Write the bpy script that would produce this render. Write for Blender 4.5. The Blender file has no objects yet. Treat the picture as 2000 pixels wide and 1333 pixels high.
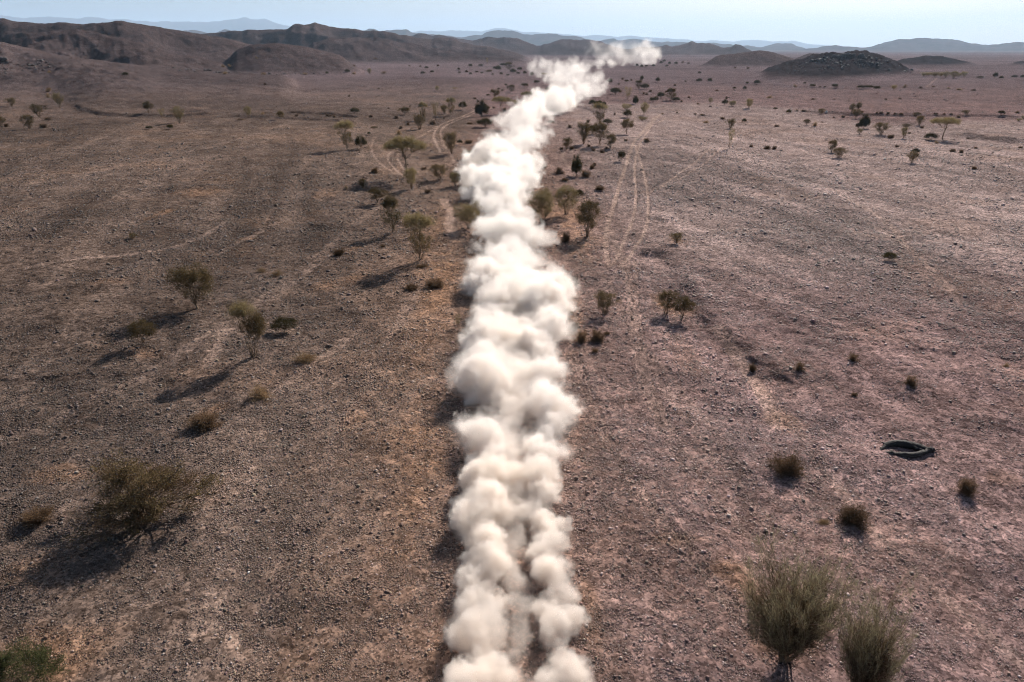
import bpy, math, random, time
import numpy as np
from mathutils import Vector, Matrix
T0 = time.time()
sc = bpy.context.scene
C = sc.collection
R = math.radians

# ------------------------------------------------------------------ camera
PITCH = R(23.2); CAM_H = 20.0; FPX = 1333.0
cam_d = bpy.data.cameras.new("camera"); cam = bpy.data.objects.new("camera", cam_d); C.objects.link(cam)
cam_d.lens = 24.0; cam_d.sensor_width = 36.0; cam_d.clip_start = 0.5; cam_d.clip_end = 80000
cam.location = (0, 0, CAM_H); cam.rotation_euler = (R(90) - PITCH, 0, 0)
sc.camera = cam

# ------------------------------------------------------------------ light
SUN_AZ, SUN_EL = R(27), R(29)
w = bpy.data.worlds.new("World"); sc.world = w; w.use_nodes = True
nt = w.node_tree; nt.nodes.clear()
sky = nt.nodes.new("ShaderNodeTexSky"); sky.sky_type = 'NISHITA'; sky.sun_disc = False
sky.sun_elevation = SUN_EL; sky.sun_rotation = SUN_AZ; sky.altitude = 600
sky.air_density = 1.0; sky.dust_density = 2.3; sky.ozone_density = 1.2
bg = nt.nodes.new("ShaderNodeBackground"); bg.inputs[1].default_value = 0.045
wo = nt.nodes.new("ShaderNodeOutputWorld")
nt.links.new(sky.outputs[0], bg.inputs[0]); nt.links.new(bg.outputs[0], wo.inputs[0])
sl = bpy.data.lights.new("sun", 'SUN'); sl.energy = 5.0; sl.angle = R(0.5); sl.color = (1.0, 0.91, 0.82)
so = bpy.data.objects.new("sun", sl); C.objects.link(so)
SUNV = Vector((math.sin(SUN_AZ) * math.cos(SUN_EL), math.cos(SUN_AZ) * math.cos(SUN_EL), math.sin(SUN_EL)))
so.rotation_euler = SUNV.to_track_quat('Z', 'Y').to_euler(); so.location = (0, 0, 60)
sc.view_settings.view_transform = 'Standard'; sc.view_settings.look = 'None'
sc.view_settings.exposure = 0.77; sc.view_settings.gamma = 1.0
cy = sc.cycles
cy.use_denoising = True
try: cy.denoiser = 'OPENIMAGEDENOISE'; cy.denoising_input_passes = 'RGB_ALBEDO_NORMAL'; cy.denoising_prefilter = 'FAST'
except Exception: pass
cy.max_bounces = 14; cy.diffuse_bounces = 2; cy.glossy_bounces = 1; cy.volume_bounces = 12
cy.transparent_max_bounces = 64; cy.volume_step_rate = 1.6; cy.volume_max_steps = 256
cy.filter_width = 1.1
cy.use_adaptive_sampling = True; cy.adaptive_threshold = 0.035
cy.caustics_reflective = False; cy.caustics_refractive = False

# ------------------------------------------------------------------ numpy noise
def _hash(ix, iy, seed):
    h = (ix.astype(np.int64) * 374761393 + iy.astype(np.int64) * 668265263 + seed * 974634777) & 0xffffffff
    h = ((h ^ (h >> 13)) * 1274126177) & 0xffffffff
    h = ((h ^ (h >> 16)) * 2246822519) & 0xffffffff
    return ((h ^ (h >> 15)) & 0xffffff).astype(np.float32) / np.float32(0xffffff)
def vn(x, y, seed=0):
    """value noise, -1..1"""
    fx = np.floor(x); fy = np.floor(y); tx = (x - fx).astype(np.float32); ty = (y - fy).astype(np.float32)
    tx = tx * tx * tx * (tx * (tx * 6 - 15) + 10); ty = ty * ty * ty * (ty * (ty * 6 - 15) + 10)
    ix = fx.astype(np.int64); iy = fy.astype(np.int64)
    a = _hash(ix, iy, seed); b = _hash(ix + 1, iy, seed); c = _hash(ix, iy + 1, seed); d = _hash(ix + 1, iy + 1, seed)
    return ((a + (b - a) * tx) * (1 - ty) + (c + (d - c) * tx) * ty) * 2 - 1
def fbm(x, y, lam, n, seed, gain=0.5):
    o = 0; a = 1.0; s = 0
    for k in range(n):
        ang = 0.7 * k + seed
        ca, sa = math.cos(ang), math.sin(ang)
        o = o + a * vn((x * ca - y * sa) / lam + 17.3 * k, (x * sa + y * ca) / lam - 9.1 * k, seed + k)
        s += a; a *= gain; lam *= 0.5
    return o / s
def ridged(x, y, lam, n, seed):
    o = 0; a = 1.0; s = 0
    for k in range(n):
        ang = 0.9 * k + seed
        ca, sa = math.cos(ang), math.sin(ang)
        o = o + a * (1 - 2 * np.abs(vn((x * ca - y * sa) / lam, (x * sa + y * ca) / lam, seed + k)))
        s += a; a *= 0.5; lam *= 0.5
    return o / s
def sst(a, b, x):
    t = np.clip((x - a) / (b - a), 0, 1); return t * t * (3 - 2 * t)
SP, CP = math.sin(PITCH), math.cos(PITCH)
def ray(px, py):
    """direction of the view line through a point measured on the photograph (used for surveying only)"""
    xc = (np.asarray(px, float) - 1000) / FPX; yc = (666.5 - np.asarray(py, float)) / FPX
    return xc, CP + yc * SP, -SP + yc * CP

# ------------------------------------------------------------------ relief of the land
# (name, crest distance, front width, back width, skyline points)
RIDGES = [
 ("a", 430, 200, 170, [(-500,30),(-200,62),(0,86),(60,99),(110,110),(160,119),(300,136),(450,147),(600,156)], .16),
 ("b", 850, 350, 300, [(-500,10),(-300,22),(0,38),(45,49),(100,48),(170,54),(240,50),(290,55),(340,62),(400,72),(470,85),(560,102),(650,118)], .14),
 ("c", 580, 210, 160, [(0,92),(60,70),(110,60),(150,57),(190,64),(250,80),(320,99),(400,118),(480,134)], .22),
 ("d", 640, 160, 130, [(410,120),(450,104),(490,90),(540,86),(600,93),(660,109),(720,128)], .2),
 ("e", 1500, 330, 400, [(330,80),(370,68),(430,66),(490,60),(520,58),(560,58),(600,51),(620,48),(640,52),(670,60),(700,62),(760,68),(830,76),(880,80),(950,92),(1050,108)], .35),
 ("f", 1100, 200, 260, [(560,110),(600,90),(640,80),(690,75),(740,77),(800,88),(870,100),(950,112),(1050,118)], .3),
 ("g", 2600, 500, 600, [(700,92),(760,76),(800,70),(830,67),(860,70),(900,76),(940,74),(1000,80),(1060,87),(1100,78),(1130,76),(1160,84),(1220,95),(1260,90),(1290,86),(1340,85),(1380,86),(1420,92),(1440,90),(1470,102),(1520,112)], .35),
 ("h", 920, 120, 120, [(1350,124),(1400,112),(1430,107),(1480,101),(1510,104),(1560,116),(1600,126)], .18),
 ("i", 1200, 150, 150, [(1520,120),(1550,113),(1580,106),(1610,106),(1650,116)], .2),
 ("k", 640, 150, 120, [(1440,158),(1500,136),(1540,124),(1580,113),(1610,107),(1632,103),(1650,106),(1665,104),(1690,103),(1710,108),(1725,113),(1760,128),(1800,144),(1840,158)], .2),
 ("l", 950, 160, 160, [(1700,136),(1740,124),(1780,114),(1810,109),(1840,112),(1880,122),(1920,129),(1960,126),(2000,122),(2100,116),(2300,118)], .25),
 ("m", 6600, 1100, 1300, [(1500,104),(1560,98),(1620,92),(1690,94),(1730,86),(1760,78),(1805,73),(1850,76),(1900,86),(1930,89),(2000,84),(2100,78),(2300,88)], .12),
 ("n", 7600, 1100, 1200, [(300,72),(350,64),(400,62),(450,61),(500,63),(600,70),(690,62),(740,64),(762,59),(792,60),(810,66),(900,67),(930,67),(960,63),(985,57),(1010,62),(1040,67),(1070,65),(1110,70),(1150,76),(1200,80),(1240,77),(1270,80),(1340,83),(1430,86),(1500,90),(1560,86),(1600,93)], .12),
 ("o", 22000, 2500, 2000, [(-500,10),(-200,22),(0,28),(40,36),(130,34),(200,39),(300,41),(400,42),(470,40),(505,37),(540,45),(590,54),(650,62),(820,62),(950,60),(1000,56),(1060,64),(1160,72),(1240,70),(1290,74),(1330,76),(1400,82),(1480,80),(1560,84),(1640,92),(1900,92),(2300,90)], .06),
]
_RT = []
for nm, D, fw, bw, pts, na in RIDGES:
    px = np.array([p[0] for p in pts], float); py = np.array([p[1] for p in pts], float)
    dx, dy, dz = ray(px, py)
    u = dx / dy; z = CAM_H + D * dz / dy
    us = np.linspace(u[0], u[-1], 400)
    # smooth the skyline a little
    zs = np.interp(us, u, z)
    k = np.ones(9) / 9; zs = np.convolve(np.pad(zs, 4, mode='edge'), k, 'valid')
    jag = {'k': 2.2, 'l': 1.4, 'm': 22, 'n': 42, 'o': 80, 'g': 15, 'e': 6, 'b': 2.5, 'c': 1.5, 'f': 4, 'h': 2, 'i': 2}.get(nm, .25)
    zs = zs + jag * fbm(us * 260 + D, us * 0 + D * .01, 7.0, 4, int(D))
    _RT.append((nm, D, fw, bw, us, zs, na))

POLY = {}   # banks: (points on the photo, drop in m, softness, decay)
def pline(pts):
    dx, dy, dz = ray([p[0] for p in pts], [p[1] for p in pts])
    t = -CAM_H / dz
    return np.stack([dx * t, dy * t], 1)
BANKS = [
 ([(1240,480),(1262,494),(1300,495),(1312,520),(1330,560),(1380,630),(1450,690),(1500,725),(1560,760)], 0.52, 1.1, 9),
 ([(1540,760),(1600,780),(1650,800),(1720,845),(1775,872)], 0.15, 1.2, 8),
 ([(1862,261),(1900,267),(1950,270),(2010,276)], 1.2, 1.6, 30),
 ([(1560,214),(1680,222),(1800,224),(1900,224),(2010,228)], 0.8, 1.8, 25),
 ([(145,214),(160,222),(190,229),(225,232),(260,233),(330,234),(430,230)], .8, 2.0, 20),
 ([(440,236),(549,238),(620,240),(700,246)], 0.7, 1.2, 15),
 ([(560,227),(650,230),(700,236)], 0.8, 1.4, 15),
 ([(0,752),(90,748),(170,742),(250,738)], 0.25, 1.0, 7),
 ([(1470,640),(1600,655),(1700,672),(1850,690),(2010,705)], 0.16, 1.0, 8),
 ([(1180,1020),(1270,1050),(1400,1130),(1500,1190)], 0.10, 1.0, 5),
 ([(1120,208),(1140,212),(1160,217),(1172,222)], 0.9, 0.8, 8),
 ([(1390,160),(1500,163),(1600,168),(1700,176)], 1.0, 3.0, 30),
]
def chaikin(P, n=3):
    for _ in range(n):
        Q = [P[0]]
        for i in range(len(P) - 1): Q += [P[i] * .75 + P[i + 1] * .25, P[i] * .25 + P[i + 1] * .75]
        P = np.array(Q + [P[-1]])
    return P
_BK = [(chaikin(pline(p)), a, s, d) for p, a, s, d in BANKS]
def polydist(x, y, P):
    """distance to polyline and signed side (+ = on the camera side, below the line in the picture)"""
    par = np.zeros(x.shape, np.float32); best = np.full(x.shape, 1e9, np.float32); side = np.zeros(x.shape, np.float32)
    for i in range(len(P) - 1):
        a = P[i]; b = P[i + 1]; d = b - a; L2 = d @ d
        t = np.clip(((x - a[0]) * d[0] + (y - a[1]) * d[1]) / L2, 0, 1)
        ex = x - (a[0] + t * d[0]); ey = y - (a[1] + t * d[1])
        r = np.sqrt(ex * ex + ey * ey)
        sg = -np.sign(d[0] * ey - d[1] * ex)
        m = r < best
        best = np.where(m, r, best); side = np.where(m, sg, side); par = np.where(m, (i + t) / (len(P) - 1), par)
    return best, side, par
def bbox_mask(x, y, P, pad):
    return (x > P[:, 0].min() - pad) & (x < P[:, 0].max() + pad) & (y > P[:, 1].min() - pad) & (y < P[:, 1].max() + pad)

def hills(x, y):
    """height of the hills above the plain and the index of the nearest layer"""
    yy = np.maximum(y, 1.0); u = x / yy
    best = np.zeros(x.shape, np.float32); who = np.full(x.shape, -1, np.int8)
    for k, (nm, D, fw, bw, us, zs, na) in enumerate(_RT):
        H = np.interp(u, us, zs, left=-50, right=-50)
        edge = sst(us[0], us[0] + 0.04, u) * (1 - sst(us[-1] - 0.04, us[-1], u))
        m = (y > D - fw * 1.35) & (y < D + bw * 1.35) & (H > -20)
        if not m.any(): continue
        xm = x[m]; ym = y[m]; um = u[m]
        Dk = D + fw * 0.22 * vn(um * 9 + k * 7.7, um * 0 + k * 3.1, 50 + k)
        t = np.where(ym < Dk, (Dk - ym) / fw, (ym - Dk) / bw); t = np.clip(t, 0, 1)
        lam = D * 0.13
        # spurs and gullies
        n = ridged(xm, ym * 0.8, lam, 5, 80 + k * 11)
        t = np.clip(t * (1 - na * 1.2 * n * (1 - t)), 0, 1)
        prof = (1 - t) ** 1.35 * (1 + 0.9 * t) if nm in "kl" else 0.5 + 0.5 * np.cos(np.pi * t ** 0.92)
        h = np.clip(H[m], 0, None) * 1.0 * prof * edge[m]
        amp = np.minimum(h, D * 0.03)
        h = h + amp * na * 1.5 * (n - .45) * sst(0.0, 0.3, t) + amp * .09 * ridged(xm, ym, lam * .22, 4, 130 + k) * sst(0, .3, t)
        h = h + sst(1, 6, h) * (.012 * D ** .75) * .2 * ridged(xm, ym, 4 + D * .012, 3, 170 + k)
        if nm == "k":
            h = h + sst(1, 8, h) * (2.2 * ridged(xm, ym, 20, 5, 5) + 0.9 * np.abs(vn(xm / 4, ym / 4, 9)) + 0.6 * np.abs(vn(xm / 2.2, ym / 2.2, 10)))
        if nm == "l":
            h = h + sst(2, 10, h) * 1.4 * ridged(xm, ym, 26, 4, 6)
        h = h.astype(np.float32)
        b = best[m]; ws = who[m]
        kk = 0.9 + D * 0.0015
        dd = np.clip(0.5 + 0.5 * (h - b) / kk, 0, 1)
        nb = b * (1 - dd) + h * dd + kk * dd * (1 - dd) * (h > 0.01) * (b > 0.01)
        ws = np.where((h > b) & (h > 0.8), k, ws)
        best[m] = nb; who[m] = ws
    return best, who
def macro(x, y):
    x = np.asarray(x, np.float64); y = np.asarray(y, np.float64)
    h, who = hills(x, y)
    far = sst(60, 400, y)
    z = h + 0.35 * fbm(x, y, 55, 3, 3) + far * 1.3 * fbm(x, y * 1.6, 170, 3, 7) + 0.12 * fbm(x, y, 12, 2, 21)
    # ground rises gently to the left of the trail
    z = z + 0.9 * sst(12, 60, -x) * sst(10, 50, y)
    for P, a, s, dcy in _BK:
        m = bbox_mask(x, y, P, dcy * 1.5)
        if not m.any(): continue
        d, sg, par = polydist(x[m], y[m], P)
        d = d + 0.35 * s * vn(x[m] / (1.5 * s), y[m] / (1.5 * s), 33)
        sd = d * sg
        # low on the camera side, rim on the far side; both die away
        z[m] += (a * (sst(-s, s, -sd) - 0.5) * np.exp(-np.abs(sd) / (dcy * 0.4))).astype(np.float32) * sst(dcy * 1.5, dcy * .5, d) * sst(0, .14, par) * sst(1, .86, par)
    return z, h, who
def micro(x, y, sp):
    """stony roughness down to what the mesh spacing can carry"""
    z = 0
    rough = 0.55 + 0.45 * fbm(x, y, 22, 3, 41)            # stony and sandy areas
    lam = 6.4; k = 0
    while lam > 0.05:
        wgt = sst(1.6, 3.0, lam / sp)
        slope = 0.02 if lam > 3 else (0.045 if lam > 1.2 else 0.085)
        if np.any(wgt > 0):
            a = 0.7 * k
            n = vn((x * math.cos(a) - y * math.sin(a)) / lam, (x * math.sin(a) + y * math.cos(a)) / lam, 60 + k)
            if lam < 1.2: n = np.maximum(n, -0.15) * 1.2
            z = z + slope * lam * n * wgt * (rough if lam < 2 else 1)
        lam *= 0.62; k += 1
    return z, rough
def ground_z(x, y):
    return macro(np.atleast_1d(x), np.atleast_1d(y))[0]
_tt = np.exp(np.linspace(math.log(14), math.log(9000), 900))
def ground_pt(px, py):
    """where the view lines through photograph points meet the land"""
    px = np.atleast_1d(px); py = np.atleast_1d(py)
    dx, dy, dz = ray(px, py)
    X = dx[:, None] * _tt; Y = dy[:, None] * _tt; Z = CAM_H + dz[:, None] * _tt
    G = macro(X.ravel(), Y.ravel())[0].reshape(X.shape)
    below = Z < G
    i = np.argmax(below, 1); i = np.where(below.any(1), i, len(_tt) - 1); i = np.maximum(i, 1)
    lo = _tt[i - 1].copy(); hi = _tt[i].copy()
    for _ in range(14):
        mid = (lo + hi) / 2
        g = macro(dx * mid, dy * mid)[0]
        b = CAM_H + dz * mid < g
        hi = np.where(b, mid, hi); lo = np.where(b, lo, mid)
    t = (lo + hi) / 2
    return np.stack([dx * t, dy * t, CAM_H + dz * t], 1)
# ------------------------------------------------------------------ materials
def mat(name):
    m = bpy.data.materials.new(name); m.use_nodes = True
    n = m.node_tree; n.nodes.clear()
    out = n.nodes.new("ShaderNodeOutputMaterial")
    return m, n, out
def N(n, t, **kw):
    o = n.nodes.new(t)
    for k, v in kw.items():
        if k.startswith("i_"):
            o.inputs[k[2:].replace("_", " ")].default_value = v
        else: setattr(o, k, v)
    return o
def ground_material(name, far=False):
    m, n, out = mat(name)
    L = n.links.new
    bs = N(n, "ShaderNodeBsdfPrincipled"); bs.inputs["Roughness"].default_value = 0.9
    bs.inputs["Specular IOR Level"].default_value = 0.0
    at = N(n, "ShaderNodeAttribute", attribute_name="tint")
    tc = N(n, "ShaderNodeNewGeometry")
    def mul(a, b):
        x = N(n, "ShaderNodeMath", operation='MULTIPLY'); L(a, x.inputs[0])
        if isinstance(b, (int, float)): x.inputs[1].default_value = b
        else: L(b, x.inputs[1])
        return x.outputs[0]
    # pebbles of three sizes, each a random shade
    cur = None
    for sc_, lo, hi in (((11.0, .45, 1.75), (3.1, .6, 1.45), (0.8, .8, 1.22), (.17, .86, 1.15)) if not far else ((0.12, .8, 1.22), (0.02, .85, 1.15))):
        v = N(n, "ShaderNodeTexVoronoi", feature='F1'); v.inputs["Scale"].default_value = sc_
        L(tc.outputs["Position"], v.inputs["Vector"])
        s = N(n, "ShaderNodeSeparateColor"); L(v.outputs["Color"], s.inputs[0])
        r = N(n, "ShaderNodeMapRange"); L(s.outputs[0], r.inputs[0]); r.inputs[3].default_value = lo; r.inputs[4].default_value = hi
        cur = r.outputs[0] if cur is None else mul(cur, r.outputs[0])
    hv = N(n, "ShaderNodeMix", data_type='RGBA', blend_type='MULTIPLY'); hv.inputs[0].default_value = 1
    L(at.outputs["Color"], hv.inputs[6]); cc = N(n, "ShaderNodeCombineColor")
    for i in range(3): L(cur, cc.inputs[i])
    L(cc.outputs[0], hv.inputs[7])
    L(hv.outputs[2], bs.inputs["Base Color"])
    if not far:
        nz = N(n, "ShaderNodeTexNoise"); nz.inputs["Scale"].default_value = 14; nz.inputs["Detail"].default_value = 6; nz.inputs["Roughness"].default_value = .75
        L(tc.outputs["Position"], nz.inputs["Vector"])
        b = N(n, "ShaderNodeBump"); b.inputs["Strength"].default_value = 0.7; b.inputs["Distance"].default_value = 0.05
        L(nz.outputs[0], b.inputs["Height"]); L(b.outputs[0], bs.inputs["Normal"])
    else:
        nz = N(n, "ShaderNodeTexNoise"); nz.inputs["Scale"].default_value = 0.25; nz.inputs["Detail"].default_value = 8; nz.inputs["Roughness"].default_value = .7
        L(tc.outputs["Position"], nz.inputs["Vector"])
        b = N(n, "ShaderNodeBump"); b.inputs["Strength"].default_value = 0.6; b.inputs["Distance"].default_value = 2.0
        L(nz.outputs[0], b.inputs["Height"]); L(b.outputs[0], bs.inputs["Normal"])
    L(bs.outputs[0], out.inputs[0])
    return m
M_GROUND = ground_material("stony ground")
M_HILL = ground_material("hill rock", far=False)
M_FAR = ground_material("far rock", far=True)

def mesh_np(name, co, faces, cols=None, smooth=False):
    """mesh from numpy arrays; faces (n,3) or (n,4)"""
    me = bpy.data.meshes.new(name)
    nv, (nf, k) = len(co), faces.shape
    me.vertices.add(nv); me.vertices.foreach_set("co", np.ascontiguousarray(co, np.float32).ravel())
    me.loops.add(nf * k); me.loops.foreach_set("vertex_index", np.ascontiguousarray(faces, np.int32).ravel())
    me.polygons.add(nf); me.polygons.foreach_set("loop_start", np.arange(0, nf * k, k, dtype=np.int32))
    try: me.polygons.foreach_set("loop_total", np.full(nf, k, np.int32))
    except Exception: pass
    if smooth: me.polygons.foreach_set("use_smooth", np.ones(nf, bool))
    me.update(calc_edges=True)
    if cols is not None:
        a = me.attributes.new("tint", 'FLOAT_COLOR', 'POINT')
        c4 = np.ones((nv, 4), np.float32); c4[:, :3] = cols
        a.data.foreach_set("color", c4.ravel())
    return me
def link(name, me, m=None, parent=None):
    o = bpy.data.objects.new(name, me); C.objects.link(o)
    if m is not None and not me.materials: me.materials.append(m)
    if parent is not None: o.parent = parent
    return o

# ------------------------------------------------------------------ the land
TRACKS = [   # pale wheel tracks worn in the gravel: points on the photo, width m, strength
 ([(1290,222),(1272,238),(1258,256),(1240,275),(1226,305),(1222,330),(1210,355),(1205,385),(1192,420),(1180,470),(1190,520)], .55, .8),
 ([(1285,226),(1262,262),(1245,290),(1238,330),(1243,380),(1240,420),(1215,480),(1196,520)], .38, .7),
 ([(1240,285),(1260,345),(1268,400),(1263,450),(1230,500),(1210,520)], .38, .7),
 ([(1390,288),(1350,325),(1300,360),(1268,375),(1230,385),(1205,392)], .35, .45),
 ([(1410,290),(1360,335),(1290,368),(1268,380)], .35, .4),
 ([(1185,440),(1215,505),(1228,540),(1235,600),(1243,660),(1252,720),(1275,790),(1330,880)], .9, .35),
 ([(1265,690),(1330,760),(1400,850),(1470,950)], .8, .2),
 ([(1400,640),(1455,710),(1490,770),(1520,830)], 1.1, .45),
 ([(935,212),(915,222),(880,236),(857,246),(846,262),(850,278),(862,300)], .45, .7),
 ([(938,216),(900,232),(868,246),(860,256),(862,272),(872,292)], .4, .6),
 ([(857,246),(811,274),(780,292),(750,300)], .4, .45),
 ([(735,270),(726,285),(728,305),(745,325),(775,340)], .4, .4),
 ([(800,292),(770,296),(758,302),(757,312),(768,328),(785,342),(800,352)], .4, .6),
 ([(815,290),(786,298),(776,304),(778,315),(790,332)], .4, .5),
 ([(868,391),(876,405),(881,420),(877,440),(885,465)], 1.2, .5),
 ([(880,300),(890,320),(860,318),(815,325)], .4, .4),
 ([(1125,240),(1140,232),(1155,250)], .4, .5),
 ([(1115,330),(1090,300),(1150,270),(1215,262)], .5, .35),
 ([(1298,230),(1290,240),(1272,240),(1278,228)], .6, .7),
 ([(1808,170),(1822,160),(1830,154)], .5, .3),
 ([(640,500),(560,560),(480,610),(430,660),(410,720)], .9, .3),
 ([(440,440),(380,480),(300,505),(160,520),(60,540)], .8, .3),
 ([(560,430),(480,470),(430,500)], .7, .25),
 ([(1620,370),(1690,410),(1740,440),(1770,485)], .9, .35),
 ([(1700,440),(1770,480),(1830,540),(1880,590)], .9, .25),
 ([(740,400),(600,520),(450,640),(250,760),(0,870)], 1.2, .22),
 ([(820,560),(740,700),(640,900),(560,1100),(500,1333)], 1.0, .2),
 ([(1180,540),(1260,700),(1400,900),(1600,1150),(1750,1333)], .9, .24),
 ([(1120,700),(1200,900),(1350,1100),(1480,1250)], .8, .26),
 ([(1400,640),(1520,790),(1640,960),(1760,1100),(2000,1300)], .8, .22),
 ([(1240,510),(1246,600),(1256,700),(1290,800),(1370,930),(1500,1100)], .45, .32),
 ([(1228,510),(1232,600),(1238,700),(1268,800),(1340,930)], .45, .28),
 ([(700,640),(500,800),(330,900),(100,1010)], .9, .18),
 ([(560,250),(400,300),(200,345),(0,380)], 1.2, .2),
 ([(1440,262),(1428,285),(1390,300)], .35, .4),
]
SAND = [  # sandy ochre patches: centre x,y and radii on the photo
 (850,620,45,130,.9),(820,1000,60,220,.7),(690,830,26,60,.8),(790,880,70,90,.5),(1130,480,50,40,.9),(1100,420,60,40,.7),(1110,610,28,60,.8),
 (315,430,16,14,.9),(490,468,20,8,.6),(690,485,16,10,.8),(400,385,50,10,.5),(640,560,40,14,.5),(690,545,30,18,.6),(1530,825,30,30,.7),(1490,770,18,40,.4),
 (1450,1150,50,60,.8),(1540,1250,90,60,1.),(1330,1060,60,16,.7),(1400,1120,40,20,.6),(100,1290,120,60,.9),(220,560,40,10,.5),(120,930,60,18,.5),(290,700,60,14,.5),
 (1320,470,20,8,.7),(1310,600,36,14,.8),(870,1280,30,70,.6),(420,800,30,24,.6),(520,745,30,14,.5),(1285,585,14,10,.7),(640,380,30,10,.4),(850,460,30,80,.5),(1340,700,30,60,.3),(1150,1200,20,80,.5),(1960,940,40,16,.3),(80,1120,60,40,.5)
]
def land_colour(x, y, h, who, rough):
    dark = np.array([.092, .078, .070]); pink = np.array([.183, .143, .147]); ochre = np.array([.27, .18, .118]); grey = np.array([.25, .222, .222])
    n1 = fbm(x, y, 45, 4, 101); n2 = fbm(x, y, 160, 3, 131); n3 = fbm(x, y, 9, 3, 151)
    right = sst(-6, 10, x + 0.06 * y + 6 * n1)
    near = np.clip(y, 5, 2000)
    col = dark[None] * 1.0 + np.zeros((len(x), 3))
    base_l = np.array([.142, .119, .106])
    wl = sst(-.5, .5, n1 + .4 * n3)[:, None]
    left_c = dark * (1 - wl) + base_l * wl
    right_c = pink[None] * (0.93 + 0.22 * n1[:, None])
    g = (sst(45, 80, y) * sst(0.0, .3, n2 + .4 * n1 + .5 * sst(45, 90, y) * sst(360, 180, y)) * sst(0, 25, x))[:, None] * .85
    right_c = right_c * (1 - g) + grey * g
    col = left_c * (1 - right[:, None]) + right_c * right[:, None]
    # wash streaks running with the valley
    st = fbm((x + .27 * y) / 1.0, y * .11, 2.6, 4, 171) + .6 * fbm((x + .2 * y), y * .08, 9, 2, 181)
    col = col * (1 + .42 * np.clip(st, -.8, .9) * sst(320, 90, y))[:, None]
    # centre strip by the trail is paler
    cs = (np.exp(-((x + 2) / (5 + .09 * y)) ** 2) * sst(260, 60, y) * .72)[:, None]
    col = col * (1 - cs) + np.array([.205, .155, .125]) * cs
    s0 = (sst(.15, .6, n3 + .55 * n1) * .16)[:, None]
    col = col * (1 - s0) + ochre * .8 * s0
    col = col * (1 - .22 * sst(20, 130, -x) * sst(500, 200, y))[:, None]  # lens vignette painted into the ground: colour darkens towards the far left
    for P, a, s_, dcy in (_BK[0], _BK[2], _BK[3], _BK[4], _BK[6]):  # shade of the bank faces painted into the ground colour along these banks
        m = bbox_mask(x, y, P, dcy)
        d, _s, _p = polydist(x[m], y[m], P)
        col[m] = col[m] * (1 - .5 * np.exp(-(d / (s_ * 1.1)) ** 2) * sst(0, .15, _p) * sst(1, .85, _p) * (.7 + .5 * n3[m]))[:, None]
    # far plain greyer violet
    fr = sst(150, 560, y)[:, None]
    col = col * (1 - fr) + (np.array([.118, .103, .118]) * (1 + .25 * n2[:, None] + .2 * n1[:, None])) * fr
    for px, py, rx, ry, st in SAND:
        a = pline([(px, py), (px + rx, py), (px, py + ry), (px, py - ry)])
        ax = abs(a[1, 0] - a[0, 0]); ay = abs(a[3, 1] - a[2, 1]) / 2; cyy = (a[3, 1] + a[2, 1]) / 2; cxx = a[0, 0] + (cyy - a[0, 1]) / a[0, 1] * a[0, 0]
        m = (abs(x - cxx) < ax * 2) & (abs(y - cyy) < ay * 2)
        if not m.any(): continue
        q = np.sqrt(((x[m] - cxx) / ax) ** 2 + ((y[m] - cyy) / ay) ** 2) + .5 * n3[m] + .3 * vn(x[m] / 1.3, y[m] / 1.3, 5)
        k = (st * sst(1.3, .1, q) * .62)[:, None]
        col[m] = col[m] * (1 - k) + ochre * k
    tm = np.zeros(len(x), np.float32)
    for pts, wd, st in TRACKS:
        P = pline(pts)
        # smooth
        for _ in range(2):
            Q = [P[0]]
            for i in range(len(P) - 1): Q += [P[i] * .75 + P[i + 1] * .25, P[i] * .25 + P[i + 1] * .75]
            P = np.array(Q + [P[-1]])
        m = bbox_mask(x, y, P, 2 + wd * 2)
        if not m.any(): continue
        d, _, _u = polydist(x[m], y[m], P)
        wdd = wd * (.55 + .0026 * y[m])
        tm[m] = np.maximum(tm[m], min(1, st * 1.5) * sst(wdd, wdd * .4, d) * (.8 + .3 * vn(x[m] / 2.5, y[m] / 2.5, 77)))
    k = (np.clip(tm, 0, 1) * .72)[:, None]
    col = col * (1 - k) + np.array([.325, .275, .25]) * k
    # hills: darker varnished rock
    hk = sst(.6, 5, h)[:, None] * .88
    hc = np.array([.058, .052, .057]) * (1 + .45 * n2[:, None] + .3 * n1[:, None])
    col = col * (1 - hk) + hc * hk
    kn = (who == 9) | (who == 10)
    kk = (kn * sst(.8, 4, h))[:, None] * .9
    col = col * (1 - kk) + np.array([.028, .028, .034]) * (1 + .5 * n3[:, None]) * kk
    return np.clip(col * np.array([.94, .80, .725]), .02, .6).astype(np.float32), tm

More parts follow.
